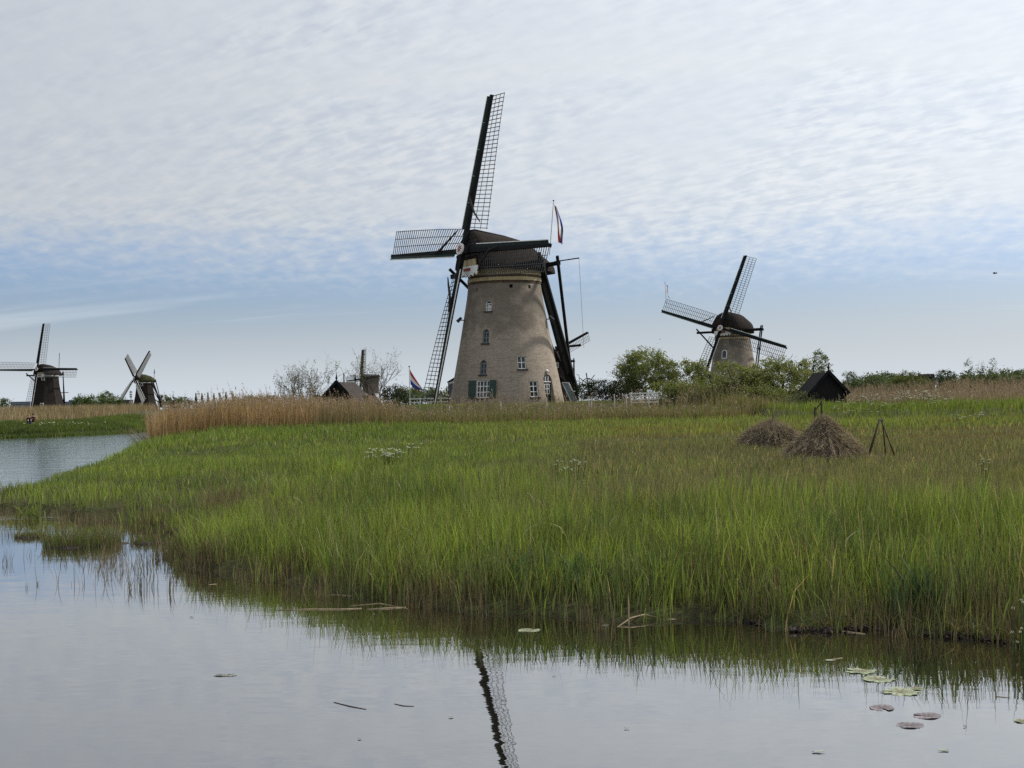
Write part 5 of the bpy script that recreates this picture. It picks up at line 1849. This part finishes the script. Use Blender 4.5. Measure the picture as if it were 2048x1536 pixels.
def shallow_stalks():
    """clumps of stalks standing in open water on the left"""
    rng = np.random.default_rng(88)
    spots = [(278, 1178, 34, 46, 0.30, 'upright stalk clump standing in open water, the widest on the left'), (340, 1182, 10, 14, 0.34, 'narrow stalk clump in water close to the reed corner'), (14, 1128, 12, 16, 0.26, 'stalk clump in water at the left edge'),
             (125, 1130, 18, 12, 0.16, 'short stalk clump below the left tussock'), (245, 1100, 18, 26, 0.24, 'stalk clump between the left tussocks and the reed corner'), (55, 1178, 8, 5, 0.16, 'three thin stalks alone in open water'), (1200, 1262, 16, 40, 0.22, 'brown tuft in the water in front of the iris leaves'), (75, 1170, 5, 6, 0.10, 'tiny dark plant in open water'),
             (100, 1066, 26, 60, 0.26, 'thin stalk clump in the shallows, upper left of the broad tussock'), (205, 1122, 22, 26, 0.22, 'loose stalk clump under the broad tussock, right side'), (310, 1118, 14, 36, 0.26, 'stalk clump close below the inlet mat'), (20, 1072, 26, 50, 0.24, 'stalk clump in the shallows at the left edge, near the bank'),
             (400, 1166, 20, 22, 0.22, 'sparse stalks in front of the reed corner'), (480, 1178, 26, 26, 0.20, 'sparse stalks in water right of the reed corner'), (590, 1188, 30, 34, 0.20, 'sparse stalks left of the floating stems')]
    for px, py, wpx, n, h, lb in spots:
        c = on(px, py)
        w = wpx * mpp(c.y)
        P = np.stack([rng.normal(0, w / 1.8, n), rng.normal(0, w / 1.5, n), np.full(n, -0.03)], 1)
        col = jitter(pick((0.090, 0.070, 0.045), (0.16, 0.13, 0.085), rng.random(n)), 0.6, 1.2, rng)
        gr = rng.random(n) < 0.25
        col[gr] = np.array((0.075, 0.09, 0.03))
        o = blades('water_stalks', P, rng.uniform(0.5, 1.25, n) * h, np.full(n, 0.007), rng.normal(0, 0.14, (n, 2)), col, None, 2, MT['dry'], rng=rng)
        o.location = (c.x, c.y, 0)
        tag(o, lb, 'plant', 'stalk clumps in the pond')
    for px, py, wpx, h, n, lb in ((165, 1090, 80, 0.30, 1800, 'broad muddy tussock with mixed green and dead grass on the left'), (62, 1074, 34, 0.13, 600, 'small low mossy tussock near the left edge'), (300, 1086, 40, 0.14, 420, 'low floating mat of stems by the inlet')):
        c = on(px, py)
        w = wpx * mpp(c.y)
        o = thing('sedge_tussock', lb, 'tussock', (c.x, c.y, 0), 0, 'muddy tussocks in the pond')
        m = MB()
        V, F = [], []
        nr, na = 5, 22
        for i in range(nr + 1):
            for j in range(na):
                a = 2 * math.pi * j / na
                q = i / nr
                k = 1 + 0.22 * math.sin(3 * a + 1) + 0.12 * math.sin(7 * a) + 0.1 * rng.random()
                V.append((w * q * k * math.cos(a), w * 0.75 * q * k * math.sin(a), 0.035 * (1 - q * q) + 0.015 * rng.random() - (0.06 if i == nr else 0)))
        for i in range(nr):
            for j in range(na):
                F.append((i * na + j, i * na + (j + 1) % na, (i + 1) * na + (j + 1) % na, (i + 1) * na + j))
        m.add(V, F).build('mud_mound', MT['mud'], o, True)
        a, q = rng.uniform(0, 6.28, n), np.sqrt(rng.random(n)) * 0.98
        P = np.stack([w * q * np.cos(a), w * 0.75 * q * np.sin(a), np.full(n, 0.0)], 1)
        col = jitter(pick(G_MID, (0.15, 0.12, 0.07), (rng.random(n) < 0.45).astype(float)), 0.7, 1.25, rng)
        b = blades('grass_tuft', P, rng.uniform(0.4, 1.3, n) * h, rng.uniform(0.006, 0.011, n), rng.normal(0, 0.25, (n, 2)), col, None, 2, MT['blade'], parent=o, rng=rng)


def iris_clumps():
    rng = np.random.default_rng(99)
    for px, py, n, lb in ((1062, 1208, 46, 'broad blue-green iris clump at the water edge, left of the centre pair'), (1172, 1214, 60, 'broad blue-green iris clump at the water edge, right of the centre pair'), (1310, 1222, 46, 'yellow-green iris clump right of the centre pair'),
                          (1850, 1252, 60, 'dark iris clump by the muddy bank on the right'), (272, 1052, 40, 'green iris clump standing at the head of the inlet'), (60, 1040, 60, 'pale arching iris clump at the left end of the bank'), (780, 1196, 30, 'thin iris clump by the floating sticks')):
        c = on(px, py)
        P = np.stack([rng.normal(0, 0.17, n), rng.normal(0, 0.12, n), np.full(n, 0.0)], 1)
        col = (0.050, 0.085, 0.040) if 'blue' in lb or 'dark' in lb else (0.110, 0.150, 0.034)
        col = jitter(np.tile(np.array([col]), (n, 1)), 0.7, 1.25, rng)
        if 'dark' in lb:
            col *= 0.85
        h = 0.85 if px > 1000 else 0.5
        ln = 0.22 if 'arching' not in lb else 0.5
        o = blades('iris_clump', P, rng.uniform(0.55, 1.0, n) * h, rng.uniform(0.018, 0.032, n), rng.normal(0, ln, (n, 2)), col, None, 4, MT['blade'], rng=rng)
        o.location = (c.x, c.y, -0.02)
        tag(o, lb, 'iris', 'iris clumps along the pond')


near_reeds()
meadow()
far_bank()
reeds()
shallow_stalks()
iris_clumps()


# dark mud with dead litter along the right-hand bank
def mud_bank():
    rng = np.random.default_rng(123)
    m = MB()
    pts = [p for p in _pond_px if 1480 <= p[0] <= 2120]
    V = []
    for i in range(700):
        t = rng.random() * (len(pts) - 1)
        k = int(t)
        a, b = on(*pts[k]), on(*pts[k + 1])
        p = a.lerp(b, t - k)
        sz = rng.uniform(0.012, 0.05)
        c = np.array([p.x + rng.normal() * 0.06, p.y + rng.normal(0.08, 0.09), rng.uniform(-0.015, 0.03)])
        oct_ = np.array([(1, 0, 0), (-1, 0, 0), (0, 1, 0), (0, -1, 0), (0, 0, .7), (0, 0, -.7)]) * sz * rng.uniform(0.6, 1.5, (6, 1)) + rng.normal(0, 0.25, (6, 3)) * sz
        m.add(oct_ + c, [(0, 2, 4), (2, 1, 4), (1, 3, 4), (3, 0, 4), (2, 0, 5), (1, 2, 5), (3, 1, 5), (0, 3, 5)])
    o = m.build('mud_clods', MT['mud'])
    tag(o, 'dark wet clods of mud along the right-hand pond bank', 'mud', kind='stuff')
    n = 1500
    t = rng.random(n) * (len(pts) - 1)
    k = t.astype(int)
    A = np.array([list(on(*p)) for p in pts])
    P = A[k] * (1 - (t - k))[:, None] + A[np.minimum(k + 1, len(A) - 1)] * (t - k)[:, None]
    P[:, 1] += rng.uniform(-0.03, 0.5, n)
    P[:, 2] = 0.02
    col = jitter(pick((0.075, 0.105, 0.028), (0.14, 0.11, 0.065), (rng.random(n) < 0.5).astype(float)), 0.6, 1.2, rng)
    blades('bank_litter', P, rng.uniform(0.06, 0.26, n), rng.uniform(0.006, 0.012, n), rng.normal(0, 0.6, (n, 2)), col, None, 2, MT['blade'], 'short grass and dead litter on the right-hand mud bank', 'grass', rng=rng)


mud_bank()


# ---------------------------------------------------------------- hay heaps and pole tripods
def hay(name, label, px, pyt, pyb, Y, w, h, shape, seed, n=11000):
    rng = np.random.default_rng(seed)
    p = at(px, pyb, Y)
    g = hz(p.x, Y)
    o = thing(name, label, 'haystack', (p.x, Y, g))
    V, F = [], []
    na, nr = 28, len(shape)
    for i, (q, z) in enumerate(shape):
        for j in range(na):
            a = 2 * math.pi * j / na
            k = 1 + 0.09 * math.sin(2 * a + seed + 0.5 * i) + 0.07 * math.sin(5 * a + 1.7 * i) + 0.05 * rng.normal()
            V.append((w / 2 * q * k * math.cos(a), w / 2 * 0.8 * q * k * math.sin(a), h * z + 0.02 * rng.normal()))
    for i in range(nr - 1):
        for j in range(na):
            F.append((i * na + j, i * na + (j + 1) % na, (i + 1) * na + (j + 1) % na, (i + 1) * na + j))
    F.append(tuple((nr - 1) * na + j for j in range(na)))
    MB().add(V, F).build('heap', MT['hay'], o, True)
    # loose stalks lying over it, mostly pointing down the slope
    V = np.array(V)
    t = rng.random(n) * (nr - 1)
    i = t.astype(int)
    j = rng.integers(0, na, n)
    f = (t - i)[:, None]
    P = V[i * na + j] * (1 - f) + V[np.minimum(i + 1, nr - 1) * na + j] * f
    P = P * np.array([1.01, 1.01, 1.0]) + rng.normal(0, 0.02, (n, 3)) + np.array([0, 0, 0.02])
    out = P[:, :2] / (np.linalg.norm(P[:, :2], axis=1)[:, None] + 0.05)
    dirv = np.stack([out[:, 0] + rng.normal(0, 0.5, n), out[:, 1] + rng.normal(0, 0.5, n), -0.60 + rng.normal(0, 0.3, n)], 1)
    dirv /= np.linalg.norm(dirv, axis=1)[:, None]
    fl = rng.random(n) < 0.06          # loose stalks strewn round the foot
    aa, qq = rng.uniform(0, 6.28, n), rng.uniform(0.46, 0.72, n) * w
    P[fl] = np.stack([qq * np.cos(aa), qq * 0.8 * np.sin(aa), rng.uniform(0.05, 0.2, n)], 1)[fl]
    dirv[fl, 2] *= 0.2
    ln = rng.uniform(0.14, 0.55, n)[:, None]
    sd = np.cross(dirv, rng.normal(size=(n, 3)))
    sd /= np.linalg.norm(sd, axis=1)[:, None]
    wd = rng.uniform(0.0025, 0.0055, n)[:, None]
    nrm = np.stack([out[:, 0], out[:, 1], np.full(n, 0.6)], 1) * 0.02
    a, b = P + nrm - dirv * ln * 0.5, P + nrm + dirv * ln * 0.5
    b[:, 2] = np.maximum(b[:, 2], 0.01)
    Q = np.stack([a - sd * wd, a + sd * wd, b + sd * wd, b - sd * wd], 1).reshape(-1, 3)
    col = jitter(pick((0.14, 0.110, 0.082), (0.38, 0.315, 0.225), rng.random(n) ** 1.3), 0.7, 1.2, rng)
    s = np_mesh('loose_hay', Q, np.arange(4 * n), np.full(n, 4), MT['dry'], np.repeat(col, 4, axis=0), o)
    s['kind'] = 'stuff'
    return o, g


CONE = [(1.0, 0), (0.97, 0.12), (0.86, 0.28), (0.66, 0.46), (0.46, 0.60), (0.30, 0.74), (0.20, 0.86), (0.10, 0.97)]
DOME = [(1.0, 0), (0.97, 0.2), (0.88, 0.45), (0.70, 0.72), (0.48, 0.90), (0.22, 0.98), (0.08, 1.0)]
o, g = hay('hay_heap', 'large pointed brown hay heap beside the pole tripod', 1650, 838, 916, 38.5, 2.30, 1.12, CONE, 5)
n = 60
P = np.stack([RNG.normal(0.05, 0.05, n), RNG.normal(0, 0.05, n), np.full(n, 0.98)], 1)
b = blades('straw_crest', P, RNG.uniform(0.1, 0.26, n), np.full(n, 0.012), RNG.normal(0, 0.4, (n, 2)), jitter(np.tile(np.array([(0.30, 0.23, 0.13)]), (n, 1)), 0.8, 1.2), None, 2, MT['dry'], parent=o)
hay('hay_heap', 'smaller rounded hay heap with poles poking from its top', 1543, 850, 896, 46.0, 1.95, 0.78, DOME, 6, 8000)


def tripod(label, legs, Y, r):
    a = at(*legs[0][0], Y)
    g = hz(a.x, Y)
    o = thing('pole_tripod', label, 'tripod', (a.x, Y, g))
    for (t, f, dy) in legs:
        p, q = at(*t, Y), at(*f, Y)
        q = Vector((q.x, Y + dy, g - 0.05))
        p = Vector((p.x, Y + dy * 0.08, p.z))
        e = (p - q).normalized() * 0.06
        MB().tube([q - Vector((a.x, Y, g)), p + e - Vector((a.x, Y, g))], [r * 1.15, r * 0.9], 6).build('leg', MT['wood'], o, True)


tripod('open tripod of dark wooden poles standing right of the hay heap', [((1760, 838), (1728, 920), -0.25), ((1763, 842), (1800, 912), 0.25), ((1766, 843), (1783, 905), 0.55), ((1759, 842), (1748, 912), 0.9)], 38.0, 0.019)
tripod('pair of pole tips crossing above the smaller hay heap', [((1546, 833), (1533, 890), 0.1), ((1548, 834), (1561, 890), -0.1)], 46.0, 0.022)

# broken post and rail at the corner of the green bank
p = at(1642, 826, 78)
g = hz(p.x, 78)
o = thing('broken_fence', 'dark broken post and leaning rail above the hay heaps', 'fence', (p.x, 78, g))
MB().tube([(0.05, 0, -0.2), (0.03, 0, at(1642, 802, 78).z - g)], [0.06, 0.045], 6).build('post', MT['wood'], o)
MB().tube([(-0.35, 0, -0.2), (-0.33, 0, at(1632, 814, 78).z - g)], [0.055, 0.05], 6).build('post', MT['wood'], o)
MB().beam((-0.42, -0.05, at(1632, 824, 78).z - g), (0.03, -0.05, at(1642, 805, 78).z - g), 0.08, 0.06).build('rail', MT['wood'], o)


# ---------------------------------------------------------------- cow parsley
def parsley(label, px, py, Y, n, spread, hh, seed, us=0.05):
    us *= 1.0
    rng = np.random.default_rng(seed)
    p = at(px, py, Y)
    g = hz(p.x, Y)
    top = p.z - g
    o = thing('cow_parsley', label, 'wildflower', (p.x, Y, g), 0, 'white cow parsley in the meadow')
    st, fl = MB(), MB()
    Vs = []
    for i in range(n):
        x, y = rng.normal() * spread, rng.normal() * spread
        z = max(0.42, top) * rng.uniform(0.9 - hh, 1.2) + 0.05
        st.beam((x * 0.75, y * 0.75, 0), (x, y, z), 0.010, 0.010)
        m = 26
        a, q = rng.uniform(0, 6.28, m), np.sqrt(rng.random(m)) * us * rng.uniform(0.7, 1.4)
        Vs.append(np.stack([x + q * np.cos(a), y + q * np.sin(a), z + 0.01 - q * q * 4 + rng.normal(0, 0.006, m)], 1))
    st.build('stems', MT['leaf'], o)['kind'] = 'stuff'
    a = o.children[0].data.attributes.new('pigment', 'FLOAT_COLOR', 'POINT')
    a.data.foreach_set('color', np.tile(np.array([0.075, 0.11, 0.03, 1.0]), len(o.children[0].data.vertices)))
    V, lo, sz = quads(np.concatenate(Vs), us * 0.42, rng)
    np_mesh('flower_heads', V, lo, sz, MT['flower'], None, o)['kind'] = 'stuff'


parsley('dense white cow parsley patch in the left meadow', 768, 906, 40, 46, 0.26, 0.30, 1)
parsley('small cow parsley group up and right of the dense patch', 826, 893, 44, 8, 0.16, 0.25, 2)
parsley('loose cow parsley group beside grey grass in mid meadow', 1138, 935, 31, 18, 0.17, 0.32, 3, 0.035)
parsley('single cow parsley on the right near the frame edge', 1972, 976, 27, 6, 0.08, 0.25, 4, 0.03)
parsley('wide cow parsley drift on the bank right of the black shed', 1728, 797, 86, 34, 0.75, 0.5, 5, 0.07)
parsley('cow parsley scattered down the bank near the broken post', 1700, 812, 81, 16, 0.6, 0.5, 6, 0.06)
parsley('cow parsley on the bank above the pole tripod', 1765, 812, 82, 18, 0.6, 0.5, 7, 0.06)
parsley('pale cow parsley mass before the pinkish reeds', 1832, 788, 92, 60, 0.9, 0.35, 8, 0.09)
parsley('cow parsley fringe along the bank top left of two clumps', 1890, 798, 86, 20, 0.9, 0.4, 9, 0.07)
parsley('left cow parsley clump low on the green bank', 1920, 832, 68, 10, 0.22, 0.3, 10, 0.06)
parsley('right cow parsley clump low on the green bank', 1964, 830, 68, 7, 0.16, 0.35, 11, 0.06)
parsley('white daisies at the right-hand water edge', 2040, 1238, 13.5, 12, 0.10, 0.55, 12, 0.018)
parsley('pale flowers scattered on the far canal bank', 78, 846, 148, 24, 1.8, 0.3, 13, 0.10)
parsley('pale flowers on the far canal bank nearer the reeds', 150, 846, 152, 16, 1.8, 0.3, 14, 0.10)


# ---------------------------------------------------------------- lily pads and floating things
def pad(label, px, py, wpx, m, ang=0.0, torn=0.0, seed=0, z=0.001, stretch=1.0):
    rng = np.random.default_rng(seed)
    c = on(px, py)
    r = wpx / 2 * mpp(c.y)
    V, F = [(0, 0, 0.0)], []
    na = 26
    for i in range(na + 1):
        a = ang + R(12) + (2 * math.pi - R(24)) * i / na
        k = 1 + 0.05 * math.sin(a * 2 + seed) + torn * (rng.random() - 0.6)
        V.append((r * k * math.cos(a), r * k * stretch * math.sin(a), 0.004 * math.sin(a * 3 + seed) + 0.004))
    nv = len(V)
    V += [(x, y, zz - 0.004) for x, y, zz in V]
    for i in range(1, na + 1):
        F += [(0, i, i + 1), (nv, nv + i + 1, nv + i), (i, nv + i, nv + i + 1, i + 1)]
    o = MB().add(V, F).build('lily_pad', m)
    o.location = (c.x, c.y, z)
    tag(o, label, 'lily pad', 'lily pads on the pond')
    vein = MB()
    for i in range(9):
        a = ang + R(40) + R(280) * i / 8
        vein.beam((0, 0, 0.010), (r * 0.82 * math.cos(a), r * 0.82 * stretch * math.sin(a), 0.010), 0.004, 0.002)
    vein.build('veins', MT['straw'] if m.name == 'pad_green' else MT['pad_red'], o)


pad('green lily pad in front of the reeds at the centre', 1058, 1261, 42, MT['pad_green'], 1.0, 0.1, 1)
pad('torn green lily pad, farthest of the group on the right', 1720, 1343, 58, MT['pad_green'], 2.6, 0.5, 2)
pad('green lily pad just below the farthest torn one', 1756, 1359, 62, MT['pad_green'], 0.3, 0.25, 3)
pad('green lily pad full of holes, above the purple pads', 1800, 1384, 72, MT['pad_green'], 2.9, 0.5, 4)
pad('green scrap of lily pad touching the holed one', 1834, 1378, 30, MT['pad_green'], 0.0, 0.4, 14)
pad('purple lily pad, leftmost of the three', 1764, 1416, 52, MT['pad_red'], 4.7, 0.08, 5)
pad('purple lily pad, rightmost of the three', 1854, 1432, 56, MT['pad_red'], 3.0, 0.04, 6)
pad('purple lily pad, lowest of the three', 1820, 1451, 54, MT['pad_red'], 3.5, 0.06, 7)
pad('pale narrow pad lying alone on the left of the pond', 450, 1351, 46, MT['pad_sunk'], 1.0, 0.1, 8, stretch=0.35)
pad('small green pad cut by the right edge', 2044, 1443, 30, MT['pad_green'], 3.0, 0.2, 9)


def stick(label, pts, r, m='straw', z=0.008, lift=None):
    z = min(z, r * 0.15)
    P = [on(*p) + Vector((0, 0, z + (lift[i] if lift else 0))) for i, p in enumerate(pts)]
    c = P[0].copy()
    o = MB().tube([p - c for p in P], [r * 0.7] + [r] * (len(P) - 2) + [r * 0.6], 6).build('floating_reed', MT[m], None, True)
    o.location = c
    tag(o, label, 'reed stem', 'loose reed stems on the pond')


stick('long pale reed stem floating left of the reeds', [(556, 1221), (620, 1219), (680, 1219), (724, 1217)], 0.010)
stick('shorter pale reed stem floating next to the long one', [(735, 1219), (775, 1217), (812, 1215)], 0.012)
stick('thin reed stem crossing the shorter floating one', [(700, 1212), (760, 1207), (815, 1218)], 0.006)
stick('dark twig floating alone in the open pond', [(668, 1405), (700, 1413), (732, 1419)], 0.006, 'wood')
stick('small dark twig floating right of the lone one', [(789, 1408), (806, 1412), (828, 1413)], 0.005, 'wood')
stick('bent stem arching out of the water below the iris leaves', [(1222, 1258), (1262, 1245), (1290, 1240), (1318, 1240)], 0.009, lift=[-0.03, 0.05, 0.06, 0.02])
stick('pale stem leaning into the water by the right bank', [(1640, 1262), (1690, 1264), (1730, 1268)], 0.009)
stick('reed stem floating along the edge under the green reeds', [(640, 1188), (700, 1192), (745, 1191)], 0.010)
stick('thin stem floating above the green lily pads', [(1655, 1320), (1685, 1316)], 0.006)
stick('short pale stem floating near the right edge', [(1990, 1393), (2020, 1396)], 0.006)


def scrap(label, px, py, wpx, m, seed):
    rng = np.random.default_rng(seed)
    c = on(px, py)
    r = wpx / 2 * mpp(c.y)
    k = 9
    V = [(0, 0, 0.006)] + [(r * rng.uniform(0.5, 1.1) * math.cos(2 * math.pi * i / k), 0.5 * r * rng.uniform(0.5, 1.1) * math.sin(2 * math.pi * i / k), 0.003 + 0.006 * rng.random()) for i in range(k)]
    n = len(V)
    V += [(x, y, z - 0.003) for x, y, z in V]
    F = []
    for i in range(1, k + 1):
        j = i % k + 1
        F += [(0, i, j), (n, n + j, n + i), (i, n + i, n + j, j)]
    o = MB().add(V, F).build('floating_leaf', MT[m])
    o.location = (c.x, c.y, 0.004)
    tag(o, label, 'leaf', 'scraps floating on the pond')


for i, (px, py, w, m, lb) in enumerate([(1636, 1505, 30, 'pad_sunk', 'pale leaf scrap floating at the bottom right, left of two'), (1886, 1502, 22, 'pad_green', 'greenish leaf scrap floating at the bottom right, right of two'), (719, 1478, 10, 'pad_sunk', 'white speck floating left of the sail reflection'),
                                       (901, 1435, 14, 'pad_sunk', 'white speck floating just left of the dark reflection'), (1254, 1458, 12, 'pad_sunk', 'white speck floating right of the sail reflection'), (1108, 1352, 10, 'pad_sunk', 'small pale fleck floating below the centre lily pad'),
                                       (383, 1235, 7, 'sill', 'dark speck floating beyond the stalk clumps'), (1660, 1322, 26, 'pad_green', 'green leaf scrap above the torn lily pad'), (425, 1170, 22, 'straw', 'pale dead leaf at the reed corner'),
                                       (1345, 1240, 22, 'straw', 'dry broken reed scrap under the right iris clump'), (1210, 1252, 16, 'pad_sunk', 'pale scrap beside the brown tuft in the water'), (1930, 1454, 8, 'sill', 'dark speck right of the purple pads')]):
    scrap(lb, px, py, w, m, 40 + i)


# ---------------------------------------------------------------- people on the far bank, bird
def person(label, px, py_head, Y, top, legs, hair, face=0.0, bend=0.1):
    p = at(px, py_head, Y)
    # sitting on the grass: head top about 0.9 m above the seat
    o = thing('person', label, 'person', (p.x, Y, p.z - 0.90), face)
    pts = [(0, 0, 0.06), (0, -0.02 - bend * 0.4, 0.28), (0, -0.04 - bend, 0.48), (0, -0.05 - bend, 0.60), (0, -0.07 - bend, 0.74), (0, -0.07 - bend, 0.84),
           (-0.19, -0.04 - bend, 0.53), (-0.25, -0.16 - bend, 0.32), (-0.14, -0.38 - bend * 0.5, 0.34), (0.19, -0.04 - bend, 0.53), (0.25, -0.16 - bend, 0.32), (0.14, -0.38 - bend * 0.5, 0.34),
           (-0.11, -0.05, 0.07), (-0.15, -0.45, 0.42), (-0.13, -0.62, 0.05), (-0.13, -0.78, 0.03), (0.11, -0.05, 0.07), (0.15, -0.45, 0.42), (0.13, -0.62, 0.05), (0.13, -0.78, 0.03)]
    ed = [(0, 1), (1, 2), (2, 3), (3, 4), (4, 5), (2, 6), (6, 7), (7, 8), (2, 9), (9, 10), (10, 11), (0, 12), (12, 13), (13, 14), (14, 15), (0, 16), (16, 17), (17, 18), (18, 19)]
    rad = [0.15, 0.14, 0.15, 0.055, 0.095, 0.08, 0.07, 0.05, 0.04, 0.07, 0.05, 0.04, 0.10, 0.07, 0.05, 0.04, 0.10, 0.07, 0.05, 0.04]
    me = bpy.data.meshes.new('body')
    me.from_pydata(pts, ed, [])
    b = link('body', me, o)
    b.modifiers.new('skin', 'SKIN')
    for i, v in enumerate(me.skin_vertices[0].data):
        v.radius = (rad[i], rad[i])
        v.use_root = (i == 0)
    sd = b.modifiers.new('sub', 'SUBSURF')
    sd.levels = sd.render_levels = 1
    bpy.context.view_layer.update()
    dg = bpy.context.evaluated_depsgraph_get()
    m2 = bpy.data.meshes.new_from_object(b.evaluated_get(dg))
    b.modifiers.clear()
    b.data = m2
    m2.materials.clear()
    for mm in (top, legs, MT['skin']):
        m2.materials.append(mm)
    for f in m2.polygons:
        c = f.center
        if c.z > 0.575:
            f.material_index = 2
        elif c.y < -0.36 - bend * 0.5 and 0.26 < c.z < 0.42 and abs(c.x) < 0.18 and c.y > -0.5 - bend * 0.5:
            f.material_index = 2
        elif c.z < 0.17 or (c.y < -0.22 and c.z < 0.5 and c.y > -0.9 and abs(c.x) < 0.24 and c.y < -0.3 - bend):
            f.material_index = 1
        else:
            f.material_index = 0
        f.use_smooth = True
    h = MB()
    hd = Vector((0, -0.055 - bend, 0.80))
    h.lathe([(0.108, -0.06), (0.112, 0.0), (0.095, 0.06), (0.05, 0.10), (0.01, 0.115)], 10)
    h.v = [(x + hd.x, y * 1.05 + hd.y + 0.025, z + hd.z) for x, y, z in h.v]
    h.build('hair', hair, o, True)
    return o


person('person in dark jacket with fair hair sitting at left on the far bank', 57, 829, 143, MT['jacket'], MT['jeans'], MT['hair_l'], 0.5, 0.12)
person('person in black jumper and rust trousers sitting at right on the far bank', 68, 827, 143.6, MT['jacket2'], MT['trousers'], MT['hair_d'], -0.5, 0.05)

p = at(1990, 547, 160)
o = thing('bird', 'small grey bird gliding high in the sky on the right', 'bird', p, R(40))
MB().tube([(0, -0.28, 0), (0, -0.12, 0.02), (0, 0.1, 0.02), (0, 0.3, 0)], [0.02, 0.065, 0.07, 0.015], 8).build('body', MT['bird'], o, True)
for sg in (-1, 1):
    MB().add([(sg * 0.04, -0.08, 0.03), (sg * 0.22, -0.14, 0.15), (sg * 0.50, 0.0, 0.10), (sg * 0.24, 0.05, 0.13), (sg * 0.04, 0.10, 0.03)] + [(sg * 0.04, -0.08, 0.015), (sg * 0.22, -0.14, 0.135), (sg * 0.50, 0.0, 0.092), (sg * 0.24, 0.05, 0.115), (sg * 0.04, 0.10, 0.015)],
             [(0, 1, 2, 3, 4), (9, 8, 7, 6, 5)] + [(i, (i + 1) % 5, (i + 1) % 5 + 5, i + 5) for i in range(5)]).build('wing', MT['bird'], o)
